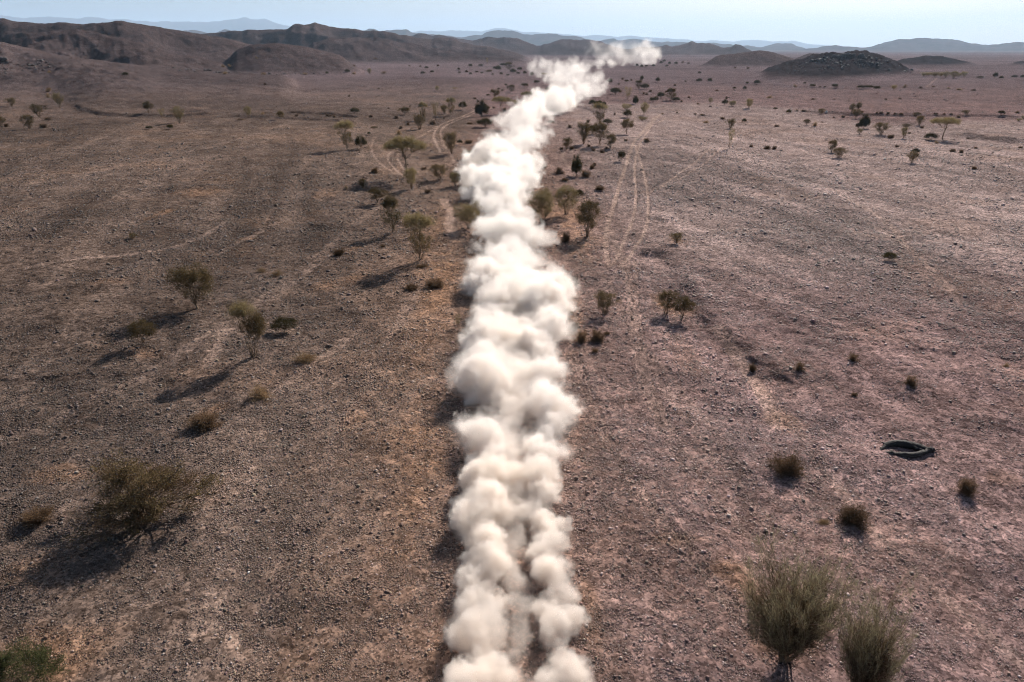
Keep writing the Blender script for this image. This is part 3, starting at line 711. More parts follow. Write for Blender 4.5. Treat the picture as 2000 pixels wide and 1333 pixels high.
# type, base x, base y, height, width (measured on the photograph), label, short name used to point at it
PL = [
 ("B",285,1008,118,214,"large sprawling grey-green bush casting a long black shadow at bottom left","sprawling bush at bottom left"),
 ("G",55,1345,92,150,"leafy fresh green bush cut off by the bottom left corner",None),
 ("D",78,1017,32,62,"brown dry shrub just left of the large sprawling bush",None),
 ("W",1527,1290,196,190,"largest grey-green broom bush with forked brown stems at bottom right","largest broom bush"),
 ("W",1676,1366,184,132,"second grey-green broom bush, cut off by the bottom edge right of the largest one",None),
 ("S",1705,1119,7,10,"tiny orange tuft above the two broom bushes",None),
 ("D",1536,922,46,66,"round brown dry shrub, upper left of the three big ones at lower right","round brown dry shrub at lower right"),
 ("D",1664,1020,40,60,"round brown dry shrub, lowest of the three big ones at lower right",None),
 ("D",1889,962,32,42,"brown dry shrub below right of the hollow fallen trunk",None),
 ("S",1607,1021,9,22,"small straw tuft beside the lowest round dry shrub",None),
 ("F",385,607,78,76,"dark fan-shaped acacia bush with a long shadow, left of centre","dark fan-shaped acacia left of centre"),
 ("F",281,676,44,50,"squat olive bush with round black shadow, left of the dark fan-shaped acacia","squat olive bush"),
 ("X",496,697,108,72,"twisted many-stemmed acacia with a pale feathery top and netted shadow","twisted acacia"),
 ("R",556,646,28,50,"dark green and brown bush touching the right of the twisted acacia",None),
 ("S",600,704,22,46,"thin straw tuft right of the twisted acacia",None),
 ("S",512,778,24,46,"low straw-brown tuft below the twisted acacia",None),
 ("D",404,831,34,64,"wide brown dry shrub above the large sprawling bush","wide brown dry shrub"),
 ("D",662,499,17,28,"small brown dry shrub left of the fan-topped acacia's shadow",None),
 ("S",511,533,10,22,"low olive tuft, left of a pair above the twisted acacia",None),
 ("S",539,538,11,28,"low olive tuft, right of a pair above the twisted acacia",None),
 ("F",261,469,12,16,"lone tiny bush on the bare left slope","lone tiny bush on the left slope"),
 ("T",822,511,88,64,"tall two-tiered acacia with a wide feathery fan top, left of the dust","two-tiered fan acacia"),
 ("V",767,456,72,42,"dark two-tiered acacia standing behind the tall fan-topped one","dark two-tiered acacia"),
 ("F",738,396,25,37,"dark flat-topped bush up left of the dark two-tiered acacia",None),
 ("D",848,561,20,44,"brown cushion shrub, larger of the pair close to the dust",None),
 ("D",803,566,15,30,"brown cushion shrub, smaller of the pair close to the dust",None),
 ("D",825,523,9,28,"flat brown shrub at the foot of the two-tiered fan acacia",None),
 ("I",894,639,22,16,"tiny thin sapling left of the dust plume's near half","tiny thin sapling"),
 ("U",794,348,72,70,"tall umbrella acacia with flat yellow-green crown left of the dust","tall umbrella acacia"),
 ("P",804,368,35,27,"brownish bush under the right side of the tall umbrella acacia",None),
 ("F",858,353,28,32,"small dark fan bush right of the tall umbrella acacia",None),
 ("F",709,369,17,20,"small dark bush left of the tall umbrella acacia's shadow",None),
 ("D",731,338,12,18,"brown dry shrub upper left of the tall umbrella acacia",None),
 ("T",678,292,51,36,"umbrella-topped acacia with dark bush at its foot, far left of the dust","umbrella-topped acacia with undergrowth"),
 ("R",705,291,25,23,"dark rounded shrub right beside the umbrella-topped acacia with undergrowth",None),
 ("P",916,446,44,52,"bare-branched flat acacia half swallowed by the left edge of the dust","half swallowed acacia"),
 ("P",889,364,24,22,"olive bush touching the left edge of the dust cloud",None),
 ("F",882,301,36,28,"olive V-shaped bush left of the dust, near the sharp track bend","olive V-shaped bush"),
 ("R",898,282,9,11,"small dark shrub behind the olive V-shaped bush",None),
 ("F",914,311,15,24,"flat green bush at the left fringe of the dust",None),
 ("D",916,280,8,20,"low brown shrub between the olive V-shaped bush and the dust",None),
 ("P",1059,435,56,58,"big feathery acacia touching the right edge of the dust","big feathery acacia"),
 ("P",1105,421,50,48,"feathery acacia, middle one of three right of the dust","middle feathery acacia"),
 ("R",1131,384,13,22,"dark shrub behind the middle feathery acacia",None),
 ("F",1147,462,62,52,"big dense green acacia bush, nearest of three right of the dust","dense green acacia bush"),
 ("D",1105,473,22,20,"brown shrub at the left foot of the dense green acacia bush",None),
 ("E",1126,343,34,24,"dark evergreen bush with two upright tips right of the dust","two-tipped evergreen bush"),
 ("D",1145,345,14,24,"dark brown shrub right under the two-tipped evergreen bush",None),
 ("D",1093,340,15,20,"brown shrub left of the two-tipped evergreen bush",None),
 ("F",1181,614,40,44,"neat round-crowned thorn bush standing alone right of the dust","neat round-crowned thorn bush"),
 ("F",1302,613,42,44,"pale olive acacia, left of the touching pair right of the trail","pale olive acacia of the pair"),
 ("F",1333,623,38,42,"darker green acacia, right of the touching pair right of the trail",None),
 ("D",1135,671,30,26,"brown shrub at the dust's right edge, lower left of its cluster","brown shrub cluster beside the dust"),
 ("D",1166,668,27,36,"wide brown shrub, right of the cluster beside the dust",None),
 ("D",1121,645,20,24,"brown shrub, top left of the cluster beside the dust",None),
 ("D",1186,656,11,13,"tiny brown shrub at the right end of the cluster beside the dust",None),
 ("D",1163,692,15,20,"small dark shrub below the cluster beside the dust",None),
 ("D",1120,556,19,22,"small brown shrub above the neat thorn bush, near the dust",None),
 ("D",1090,550,8,24,"low brown shrub half hidden by the dust's right edge",None),
 ("F",1322,475,18,27,"small V-shaped bush alone on the gravel right of the wheel tracks","lone V-shaped bush"),
 ("R",1736,509,18,24,"single dark shrub in the middle of the right plain","single dark shrub on the right plain"),
 ("D",1468,726,19,16,"small dark shrub at the end of the dark wash bank","small shrub by the wash bank"),
 ("D",1562,728,25,24,"dark brown shrub right of the dark wash bank",None),
 ("D",1666,709,22,24,"dark brown shrub, third from left in the loose row right of the bank",None),
 ("D",1669,774,10,14,"tiny dark shrub below that loose row of dark shrubs",None),
 ("D",1778,756,26,28,"brown shrub with slanting shadow above the hollow fallen trunk","brown shrub above the fallen trunk"),
 ("S",1964,716,8,13,"tiny straw tuft near the right edge of the plain",None),
 ("F",291,222,19,20,"dark V-shaped bush at the foot of the left hill","dark V-shaped bush at the hill foot"),
 ("I",317,230,15,14,"thin brown bush right of the dark one at the hill foot",None),
 ("P",351,241,28,20,"tall brownish bush, largest at the foot of the left hill","tall brownish bush at the hill foot"),
 ("R",292,253,7,13,None,None),("R",333,253,10,12,None,None),
 ("F",24,208,14,18,"small dark V bush near the left edge","small V bush near the left edge"),
 ("F",77,229,21,24,"dark leaning green bush near the left edge","leaning green bush near the left edge"),
 ("F",59,253,24,25,"brownish twiggy bush below the leaning green one",None),
 ("D",86,250,10,17,None,None),("D",94,236,7,13,None,None),("D",88,210,5,7,None,None),
 ("P",117,211,25,18,"pale brown bush, tallest of the far left group","tallest bush of the far left group"),
 ("S",95,179,9,10,None,None),("S",95,191,9,10,None,None),
 ("F",3,248,17,20,"brown bush cut by the left edge of the picture",None),("D",13,248,8,11,None,None),
 ("R",246,150,9,12,"lone green shrub high on the left hill","lone green shrub on the left hill"),
 ("P",486,229,18,14,"small thin bush on the plain between hill and dust","small thin bush left of the plain's middle"),
 ("D",470,236,5,15,None,None),
 ("F",549,235,15,15,"small dark round bush with trunk on the dark ground lines","small dark bush on the ground lines"),
 ("D",579,227,4,7,None,None),("S",512,224,5,9,None,None),
 ("D",639,228,6,8,None,None),("D",646,228,5,7,None,None),("D",653,230,6,8,None,None),
 ("D",518,166,4,6,None,None),("D",682,189,4,6,None,None),("R",693,222,11,18,None,None),
 ("R",639,146,6,6,None,None),("R",679,143,7,10,None,None),("S",691,145,4,8,None,None),("S",436,132,6,10,None,None),("S",450,131,5,9,None,None),
 ("S",502,115,5,7,None,None),("S",597,146,4,10,None,None),("S",515,146,4,12,None,None),("S",439,145,5,10,None,None),("S",96,143,5,7,None,None),
 ("P",722,145,9,9,None,None),("S",749,144,4,12,None,None),("R",826,146,6,9,None,None),("R",844,143,5,8,None,None),("R",833,135,5,8,None,None),
 ("D",821,131,4,5,None,None),("D",800,130,3,5,None,None),("D",692,130,4,5,None,None),("D",733,116,3,8,None,None),("D",855,130,4,5,None,None),
 ("R",896,138,5,6,None,None),("R",897,144,4,6,None,None),("R",911,143,5,6,None,None),("R",919,132,7,8,None,None),("R",919,147,5,6,None,None),
 ("R",939,130,4,11,None,None),("I",952,125,9,6,"tiny upright tree on the far plain left of the dust's bend",None),("R",931,143,4,6,None,None),("R",941,144,3,6,None,None),
 ("F",955,143,5,12,None,None),("R",966,137,7,6,None,None),("R",973,139,10,11,None,None),("R",983,130,6,14,None,None),
 ("V",994,137,14,20,"tallest dark tree of the thicket left of the dust's far bend","thicket left of the far bend"),
 ("R",992,149,4,7,None,None),("R",1002,144,9,13,None,None),("R",1015,138,6,11,None,None),("R",1025,146,7,7,None,None),("R",1012,146,5,7,None,None),
 ("R",979,147,5,7,None,None),("R",962,147,3,6,None,None),
 ("F",967,192,14,19,"dark flat bush alone by the far track left of the dust","dark flat bush by the far track"),
 ("V",999,180,13,17,"dark small acacia on the plain left of the dust's narrow waist","small acacia by the narrow waist"),
 ("R",1025,170,7,14,None,None),("R",1048,164,7,12,None,None),("R",988,168,4,5,None,None),("R",974,176,4,6,None,None),("R",981,179,4,5,None,None),("R",992,173,4,5,None,None),
 ("R",1069,178,7,9,None,None),("R",1039,150,9,7,None,None),("U",1063,152,8,11,"tiny umbrella tree standing in front of the dust's far bend",None),
 ("U",1032,201,19,27,"green umbrella acacia just above the dust's left shoulder","umbrella acacia above the dust's shoulder"),
 ("P",1007,206,9,13,None,None),
 ("U",978,222,29,35,"yellow-green umbrella acacia left of the dust, beyond the track","yellow-green umbrella acacia"),
 ("D",985,219,9,10,None,None),
 ("E",941,228,27,30,"dark dense round-topped tree beside the far track bend","dense round-topped tree"),
 ("R",948,249,19,31,"wide olive shrub in front of the dense round-topped tree",None),
 ("P",854,178,8,9,None,None),("U",888,177,5,12,None,None),("R",740,175,3,5,None,None),
 ("F",791,225,13,23,"low flat-topped dark bush in the row along the far track","flat-topped bush of the row"),
 ("T",827,235,31,17,"thin pale two-tiered tree in the row along the far track","pale two-tiered tree of the row"),
 ("F",820,252,23,25,"dark fan-shaped bush in front of the row along the far track","dark fan bush before the row"),
 ("I",850,234,28,16,"thin feathery sapling in the row along the far track","feathery sapling of the row"),
 ("F",868,223,15,17,"small dark bush between the thin trees of the row",None),
 ("T",881,226,31,19,"tallest pale acacia at the right end of the row","tallest acacia of the row"),
 ("R",904,214,15,16,"dark leaning shrub beside the far track, right of the row",None),
 ("D",876,195,4,5,None,None),("D",927,194,4,8,None,None),("R",953,188,4,8,None,None),("D",845,243,9,14,None,None),("D",783,251,5,9,None,None),
 ("S",779,263,9,12,None,None),("D",797,244,5,8,None,None),("D",867,233,4,5,None,None),("D",774,231,6,10,None,None),("D",725,229,5,8,None,None),
 ("R",721,263,5,8,None,None),("R",731,251,4,14,None,None),("D",917,243,5,12,None,None),("D",955,212,4,6,None,None),("D",964,212,4,6,None,None),
 ("D",759,213,3,5,None,None),("D",801,209,3,5,None,None),("I",842,288,7,6,None,None),
 ("S",676,370,8,10,None,None),("D",829,332,7,14,None,None),("D",836,377,8,17,None,None),("D",748,483,6,13,None,None),("S",851,470,5,13,None,None),
 ("R",1191,164,10,11,"dark shrub at the right rim of the dust's narrow waist","dark shrub at the dust's waist"),
 ("R",1157,208,13,15,"dark green shrub, leftmost of three in a row by the dust","row of three dark shrubs"),
 ("R",1170,207,11,13,None,None),("R",1180,208,9,9,None,None),
 ("R",1202,185,13,23,"broad dark thicket right of the dust's narrow waist","broad dark thicket"),
 ("I",1226,195,21,17,"feathery pale tree right of the broad dark thicket",None),
 ("E",1241,204,14,13,None,None),("V",1247,174,16,19,"dark dense clump of trees on the far plain right of the dust","far dense clump"),
 ("R",1259,175,11,17,None,None),("R",1253,160,12,7,None,None),("R",1284,161,9,9,None,None),("R",1290,193,13,15,None,None),
 ("R",1274,200,10,12,None,None),("R",1281,199,10,9,None,None),
 ("P",1258,225,21,15,"brown upright bush by the top of the right-hand wheel tracks","brown upright bush by the tracks"),
 ("R",1225,230,15,18,None,None),("P",1223,215,10,20,None,None),("P",1254,236,7,21,None,None),
 ("T",1171,243,37,34,"umbrella acacia with dark undergrowth right of the dust's shoulder","umbrella acacia right of the dust"),
 ("R",1186,244,12,18,None,None),("D",1149,239,6,9,None,None),("D",1200,225,6,5,None,None),("D",1113,250,7,9,None,None),
 ("F",1223,261,23,25,"round-crowned bush left of the right-hand wheel tracks","round-crowned bush by the tracks"),
 ("D",1222,276,5,9,None,None),("D",1263,278,9,14,None,None),
 ("F",1139,281,35,30,"left acacia of the trio right of the dust's shoulder","acacia trio right of the dust"),
 ("R",1157,262,17,22,None,None),("F",1171,284,38,33,"middle and widest acacia of the trio right of the dust's shoulder",None),
 ("F",1192,290,24,24,"right acacia of the trio, with a leaning bare top",None),
 ("F",1107,292,20,19,"small V-shaped bush left of the acacia trio",None),
 ("D",1097,292,6,9,None,None),("D",1116,292,7,10,None,None),("D",1158,295,7,10,None,None),("D",1176,299,8,11,None,None),("D",1184,292,6,9,None,None),("D",1150,287,5,7,None,None),
 ("R",1076,242,7,13,None,None),("D",1156,330,10,11,None,None),("D",1161,325,9,8,None,None),("D",1062,329,9,13,None,None),("D",1104,355,9,16,None,None),
 ("D",1172,371,10,21,None,None),("R",1213,315,21,15,"small dark egg-shaped bush beside the right-hand wheel tracks","egg-shaped bush by the tracks"),
 ("D",1150,401,11,13,None,None),("D",1167,402,9,8,None,None),
 ("S",1294,224,4,6,None,None),("D",1322,222,4,4,None,None),("D",1363,205,4,7,None,None),("D",1331,200,5,6,None,None),("D",1357,225,4,7,None,None),("D",1371,226,4,7,None,None),
 ("S",1378,241,6,12,None,None),("V",1310,197,23,24,"big dark acacia right of the far dense clump","big dark acacia on the far plain"),
 ("R",1320,199,9,15,None,None),
 ("R",1365,161,7,12,None,None),("R",1386,162,9,9,None,None),("R",1366,145,5,6,None,None),("R",1478,166,9,13,None,None),("R",1454,176,7,8,None,None),
 ("R",1434,175,5,7,None,None),("R",1459,164,4,6,None,None),("S",1502,192,5,11,None,None),("P",1387,203,10,9,None,None),("D",1419,193,5,6,None,None),
 ("R",1415,206,11,12,None,None),("P",1430,208,9,18,None,None),
 ("P",1462,212,16,15,"small brown acacia bush in the mid-right far plain","small brown acacia bush"),
 ("D",1387,209,3,6,None,None),("R",1514,215,5,9,None,None),
 ("R",1540,223,9,10,None,None),("D",1556,217,3,5,None,None),("D",1570,218,4,12,None,None),("F",1603,224,10,14,"small flat bush just left of the white boulder","flat bush left of the white boulder"),
 ("F",1426,252,17,18,"V-shaped bush above the thin upright sapling","V-shaped bush above the upright sapling"),
 ("R",1453,240,8,10,None,None),("D",1411,234,6,13,None,None),("D",1373,227,4,14,None,None),("D",1358,225,4,6,None,None),
 ("D",1517,248,5,10,None,None),("F",1575,245,10,14,None,None),("S",1591,247,11,9,None,None),("D",1606,241,4,5,None,None),("D",1628,232,4,6,None,None),("D",1646,230,5,8,None,None),
 ("I",1425,290,34,13,"thin upright sapling alone on the right plain","thin upright sapling"),
 ("D",1466,289,7,10,None,None),("D",1497,292,9,15,None,None),("D",1512,292,8,11,None,None),
 ("F",1624,297,20,20,"small bush, upper left of a touching pair on the right plain","touching pair on the right plain"),
 ("F",1638,308,17,26,"squat bush, lower right of a touching pair on the right plain",None),
 ("F",1671,232,15,17,"lowest bush of the trio near the white boulder","trio near the white boulder"),
 ("F",1663,221,15,14,None,None),("F",1675,220,16,12,None,None),("D",1683,221,5,6,None,None),
 ("E",1687,251,23,23,"dark round tree, darkest on the right plain","darkest round tree on the right plain"),
 ("R",1676,252,12,12,None,None),("P",1678,262,9,13,None,None),
 ("F",1720,263,20,27,"dark V-shaped bush right of the darkest round tree",None),
 ("F",1769,251,8,17,None,None),("P",1764,270,18,13,"narrow brown bush left of the big fan acacia","narrow brown bush"),
 ("D",1740,270,8,16,None,None),("D",1776,262,5,7,None,None),("F",1795,245,16,18,"round dark bush above left of the big fan acacia",None),
 ("D",1800,251,5,8,None,None),("F",1788,229,8,17,None,None),
 ("R",1817,274,14,24,"dark wide shrub left at the foot of the big fan acacia",None),
 ("U",1842,273,39,48,"big fan-shaped acacia, largest tree on the right plain","big fan acacia on the right plain"),
 ("D",1751,288,5,9,None,None),("R",1788,300,10,14,None,None),("F",1780,319,20,20,"single V-shaped bush in front of the right plain's trees","V-shaped bush in front of the right plain's trees"),
 ("D",1860,297,8,12,None,None),("D",1876,300,9,9,None,None),("D",1905,291,5,7,None,None),("D",1901,332,9,11,None,None),
 ("F",1886,225,8,14,None,None),("D",1872,231,6,8,None,None),("R",1955,225,9,13,None,None),("D",1986,222,5,10,None,None),("P",1998,234,7,9,None,None),("P",1989,238,6,8,None,None),
 ("D",1844,224,3,5,None,None),("D",1828,224,4,10,None,None),("D",1857,224,3,7,None,None),("D",1890,272,4,7,None,None),("S",1829,281,6,8,None,None),("D",1992,290,5,8,None,None),
 ("D",1720,222,4,9,None,None),("D",1734,223,5,8,None,None),("D",1749,224,4,9,None,None),("D",1760,225,5,10,None,None),("D",1712,222,4,5,None,None),
 ("R",1586,171,7,11,None,None),("R",1630,172,8,12,None,None),("D",1601,171,3,6,None,None),("D",1611,171,3,6,None,None),("R",1571,165,4,6,None,None),("S",1553,170,5,8,None,None),
 ("R",1680,174,7,13,None,None),("R",1690,173,6,9,None,None),("R",1699,173,6,12,None,None),("R",1712,176,8,13,None,None),("P",1745,176,8,10,None,None),("S",1766,172,6,8,None,None),
 ("D",1798,173,4,8,None,None),("D",1823,171,3,7,None,None),("S",1853,174,3,8,None,None),("S",1874,176,3,14,None,None),("D",1901,178,4,8,None,None),("D",1589,195,3,11,None,None),("D",1629,195,3,4,None,None),("D",1730,195,3,6,None,None),("D",1757,194,3,7,None,None),
 ("P",1804,150,7,14,None,None),("P",1813,149,6,12,None,None),("P",1825,151,8,15,"pale green bush in the thicket at the rocky knoll's right foot","thicket at the knoll's foot"),("P",1836,151,8,12,None,None),("P",1847,152,10,14,None,None),("P",1862,153,11,14,None,None),
 ("P",1872,151,7,10,None,None),("P",1882,151,9,13,None,None),("R",1914,154,5,13,None,None),("R",1943,154,12,9,"dark upright tree right of the thicket at the knoll's foot","upright tree right of the knoll"),("R",1955,155,6,8,None,None),("R",1981,153,6,11,None,None),("R",1996,153,6,8,None,None),
 ("R",1307,127,6,6,None,None),("R",1320,127,6,7,None,None),("D",1333,123,3,6,None,None),("D",1345,125,3,7,None,None),("D",1461,135,4,6,None,None),("D",1436,134,3,5,None,None),
 ("R",1244,131,6,6,None,None),("R",1253,133,6,7,None,None),("R",1262,132,5,6,None,None),("R",1276,131,5,7,None,None),("R",1291,126,6,7,None,None),("R",1297,122,5,6,None,None),("R",1302,131,4,6,None,None),
 ("R",1224,161,5,8,None,None),("D",1216,156,4,6,None,None),("D",1209,166,4,6,None,None),("D",1233,158,4,5,None,None),("D",1263,186,5,6,None,None),("D",1270,180,5,7,None,None),("D",1257,185,5,6,None,None),("D",1301,181,4,6,None,None),
 ("D",1345,192,4,7,None,None),("D",1318,168,4,6,None,None),("D",1339,160,3,5,None,None),("D",1400,178,3,7,None,None),
]
def place_plants():
    px = [p[1] for p in PL]; py = [p[2] for p in PL]
    W = ground_pt(px, py)
    rng = np.random.default_rng(11); used = set(); lab = []
    # labels for the small ones: size, kind, which side of which landmark, and their order there
    marks = [(p[1], p[2], p[6]) for p in PL if p[6]] + [(1650, 135, "rocky knoll"), (1250, 108, "dust trail's far end"), (1613, 219, "white boulder"), (1040, 122, "dust trail's far bend")]
    kind = {"F": "dark bush", "P": "pale twiggy bush", "U": "flat-topped tree", "T": "tree", "V": "dark tree", "R": "dark green shrub", "D": "brown dry shrub", "S": "straw tuft", "E": "dark evergreen shrub", "I": "thin sapling"}
    auto = {}
    for i, p in enumerate(PL):
        if p[5]: continue
        best = min(marks, key=lambda m: math.hypot(m[0] - p[1], (m[1] - p[2]) * 1.8) + (0 if (m[0], m[1]) != (p[1], p[2]) else 1e6))
        dx, dy = p[1] - best[0], (p[2] - best[1]) * 1.8
        side = ("right of" if dx > 0 else "left of") if abs(dx) > abs(dy) else ("in front of" if dy > 0 else "behind")
        size = "tiny" if p[3] < 5.5 else ("small" if p[3] < 11 else "medium")
        auto.setdefault((kind[p[0]], side, best[2]), []).append((math.hypot(dx, dy), size, i))
    out = {}
    ordn = ["nearest", "second nearest", "third nearest", "fourth nearest", "fifth nearest", "sixth nearest", "seventh nearest", "eighth nearest", "ninth nearest", "tenth nearest"] + [w + " nearest" for w in "eleventh twelfth thirteenth fourteenth fifteenth sixteenth seventeenth eighteenth nineteenth twentieth twenty-first twenty-second twenty-third twenty-fourth".split()]
    for (k, side, ref), l in auto.items():
        l.sort()
        for j, (_, size, i) in enumerate(l):
            out[i] = f"{size} {k} {side} the {ref}" if len(l) == 1 else f"{ordn[j]} {k} {side} the {ref}"
    for i, p in enumerate(PL):
        t, x, y, h, w_, lb, _ = p
        P = W[i]; zc = P[1] * CP + (CAM_H - P[2]) * SP; m = zc / FPX
        dep = math.atan2(CAM_H - P[2], P[1])
        hh = max(h * m / max(math.cos(dep), .5), .2); ww = w_ * m
        hh = max(hh - ww * .5 * math.tan(dep) * .3, hh * .7)          # part of the seen height is the crown's depth
        if t in 'FPUTVREI': hh *= 1.12; ww *= 1.12
        vs = PROTO[t]; v = (i * 7 + int(x)) % len(vs)
        if t == "W": v = 0 if x < 1600 else 1
        nm, cat = NAME[t]
        e = bpy.data.objects.new(nm, None); C.objects.link(e); e.empty_display_size = .3
        e.location = (P[0], P[1], P[2] - .02); e.rotation_euler = (0, 0, rng.uniform(0, 6.28) if t not in "BWGXE" else 0.0)
        e.scale = (ww, ww, hh)
        e["label"] = lb or out[i]; e["category"] = cat
        if cat in ("bush", "shrub"): e["group"] = {"F": "acacia bushes scattered over the plain", "P": "feathery acacia bushes", "R": "dark evergreen shrubs", "D": "dry brown shrubs", "S": "dry straw tufts"}.get(t, "larger bushes near the camera")
        elif cat == "sapling": e["group"] = "thin saplings"
        else: e["group"] = "acacia trees on the plain"
        for pn, me in vs[v]:
            o = bpy.data.objects.new(pn, me); C.objects.link(o); o.parent = e
place_plants()
print("plants", time.time() - T0, flush=True)

# ------------------------------------------------------------------ stones, fallen trunk, branch
def rock_mesh(name, seed, sx=1, sy=1, sz=.7, jag=.28, sub=3):
    import bmesh
    bm = bmesh.new(); bmesh.ops.create_icosphere(bm, subdivisions=sub, radius=.5)
    v = np.array([q.co[:] for q in bm.verts]); rng = np.random.default_rng(seed)
    for _ in range(14):      # cleave planes
        n = rng.normal(0, 1, 3); n /= np.linalg.norm(n); d = rng.uniform(.28, .42)
        s = v @ n; v = v - np.where(s > d, s - d, 0)[:, None] * n * .92
    v = v + v * (fbm(v[:, 0] * 3 + seed, v[:, 1] * 3 + v[:, 2] * 2, 1, 3, seed)[:, None]) * jag * .3
    v = v * np.array([sx, sy, sz])
    for q, c in zip(bm.verts, v): q.co = c
    me = bpy.data.meshes.new(name); bm.to_mesh(me); bm.free()
    return me
def rock_mat(name, c, bumpd=.05, sc_=6):
    m, n, out = mat(name); L = n.links.new
    b = N(n, "ShaderNodeBsdfPrincipled"); b.inputs["Roughness"].default_value = .85
    tc = N(n, "ShaderNodeTexCoord"); nz = N(n, "ShaderNodeTexNoise"); nz.inputs["Scale"].default_value = sc_; nz.inputs["Detail"].default_value = 7
    L(tc.outputs["Object"], nz.inputs["Vector"])
    cr = N(n, "ShaderNodeValToRGB"); L(nz.outputs[0], cr.inputs[0])
    cr.color_ramp.elements[0].position = .3; cr.color_ramp.elements[1].position = .72
    cr.color_ramp.elements[0].color = (*[v * .6 for v in c], 1); cr.color_ramp.elements[1].color = (*[v * 1.3 for v in c], 1)
    bp = N(n, "ShaderNodeBump"); bp.inputs["Strength"].default_value = .8; bp.inputs["Distance"].default_value = bumpd; L(nz.outputs[0], bp.inputs["Height"]); L(bp.outputs[0], b.inputs["Normal"])
    L(cr.outputs[0], b.inputs["Base Color"]); L(b.outputs[0], out.inputs[0])
    return m
MR_PINK = rock_mat("pink stone", (.3, .2, .15)); MR_DARK = rock_mat("dark varnished rock", (.075, .062, .058)); MR_WHITE = rock_mat("white limestone", (.75, .73, .68)); MR_GREY = rock_mat("grey stone", (.3, .27, .25))
STONES = [
 (371,1256,13,13,MR_PINK,"pinkish stone, larger of two right of the long bush shadow"),
 (323,1256,10,9,MR_DARK,"dark stone left of the pinkish one near the bottom left"),
 (144,1274,13,9,MR_PINK,"pale pink pointed stone just right of the leafy green corner bush"),
 (34,1256,11,7,MR_GREY,"grey stone above the leafy green corner bush"),
 (28,1264,8,7,MR_PINK,"small tan stone just below the grey one above the corner bush"),
 (10,1274,8,6,MR_WHITE,"small whitish stone at the left edge above the corner bush"),
 (1372,1103,7,6,MR_DARK,"black stone on the gravel left of the largest broom bush"),
 (1364,1191,8,7,MR_DARK,"black stone below the other one left of the largest broom bush"),
 (1260,1136,7,6,MR_DARK,"dark stone midway between dust and the largest broom bush"),
 (1178,1233,8,7,MR_DARK,"dark reddish stone close to the dust's lower right edge"),
 (1230,1025,6,6,MR_DARK,"dark stone high on the gravel right of the dust"),
 (1567,927,6,5,MR_DARK,"small dark stone just right of the upper round dry shrub"),
 (1569,980,8,5,MR_DARK,"small flat dark stone between the two big round dry shrubs"),
 (690,803,7,5,MR_DARK,"black stone on the sandy strip left of the dust"),
 (636,803,6,5,MR_DARK,"black stone left of the other on the sandy strip"),
 (772,788,6,5,MR_DARK,"black stone nearest the dust above the sandy strip"),
 (750,1120,7,6,MR_DARK,"dark stone, upper of two on the lower sandy strip"),
 (693,1129,8,6,MR_DARK,"dark stone, lower left of two on the lower sandy strip"),
 (517,995,10,7,MR_PINK,"pinkish stone right of the large sprawling bush"),
 (790,1250,12,9,MR_PINK,"brown stone cluster's biggest one left of the dust near the bottom"),
 (486,1119,6,5,MR_WHITE,"small white stone on the dark gravel below the sprawling bush"),
 (1614,221,5,6,MR_WHITE,"small bright white boulder on the far right plain"),
]
def place_stones():
    W = ground_pt([s[0] for s in STONES], [s[1] for s in STONES])
    for i, (x, y, w_, h, m, lb) in enumerate(STONES):
        P = W[i]; k = (P[1] * CP + (CAM_H - P[2]) * SP) / FPX
        me = rock_mesh("stone", 300 + i, 1, .8, max(h / w_, .5)); me.materials.append(m)
        nm = "boulder" if i == len(STONES) - 1 else "stone"
        o = bpy.data.objects.new(nm, me); C.objects.link(o); o.location = (P[0], P[1], P[2] + h * k * .3)
        o.scale = (w_ * k,) * 3; o.rotation_euler = (0, 0, i * 1.3); o["label"] = lb; o["category"] = nm
        o["group"] = "single stones standing out of the gravel"
place_stones()

def outcrop(label, group, spots, seed, m):
    """dark boulders lying on a slope"""
    W = ground_pt([s[0] for s in spots], [s[1] for s in spots]); rng = np.random.default_rng(seed)
    protos = []
    for k in range(5):
        me = rock_mesh("boulder", seed + k, 1, rng.uniform(.7, 1), rng.uniform(.5, .8), .5); me.materials.append(m); protos.append(me)
    for i, (x, y, w_) in enumerate(spots):
        P = W[i]; k = (P[1] * CP + (CAM_H - P[2]) * SP) / FPX
        o = bpy.data.objects.new("boulder", protos[i % 5]); C.objects.link(o)
        o.location = (P[0], P[1], P[2] + w_ * k * .1); o.scale = (w_ * k,) * 3; o.rotation_euler = (rng.uniform(-.3, .3), rng.uniform(-.3, .3), rng.uniform(0, 6.28))
        o["label"] = label; o["category"] = "boulder"; o["group"] = group
MR_CRAG = rock_mat("blue grey crag", (.075, .07, .076))
rg = np.random.default_rng(8)
def cloud_spots(cx, cy, rx, ry, n, a, b): return [(float(rg.normal(cx, rx * .55)), float(rg.normal(cy, ry * .55)), float(rg.uniform(a, b) * rg.uniform(.5, 1))) for _ in range(n)]
outcrop("dark boulder of the rock outcrop on the slope at upper left", "boulders of the upper left outcrop", [(8,120,16),(3,117,12),(14,124,10)] + cloud_spots(72, 128, 28, 12, 42, 3, 9) + cloud_spots(12, 140, 14, 8, 12, 3, 7), 400, MR_DARK)
outcrop("dark boulder on the low rocky rise between left hill and plain", "boulders of the low rise", cloud_spots(385, 138, 34, 3, 26, 3, 8) + cloud_spots(440, 142, 24, 2, 16, 3, 8), 420, MR_DARK)
outcrop("dark rock on the far flat between the hills and the plain", "rocks on the far flat", cloud_spots(560, 145, 50, 2, 16, 3, 7), 430, MR_DARK)
kn = [(float(x), float(y), float(s)) for x, y, s in zip(np.clip(rg.normal(1655, 60, 150), 1530, 1795), 0 * np.arange(150), rg.uniform(3, 9, 150) * rg.uniform(.4, 1, 150))]
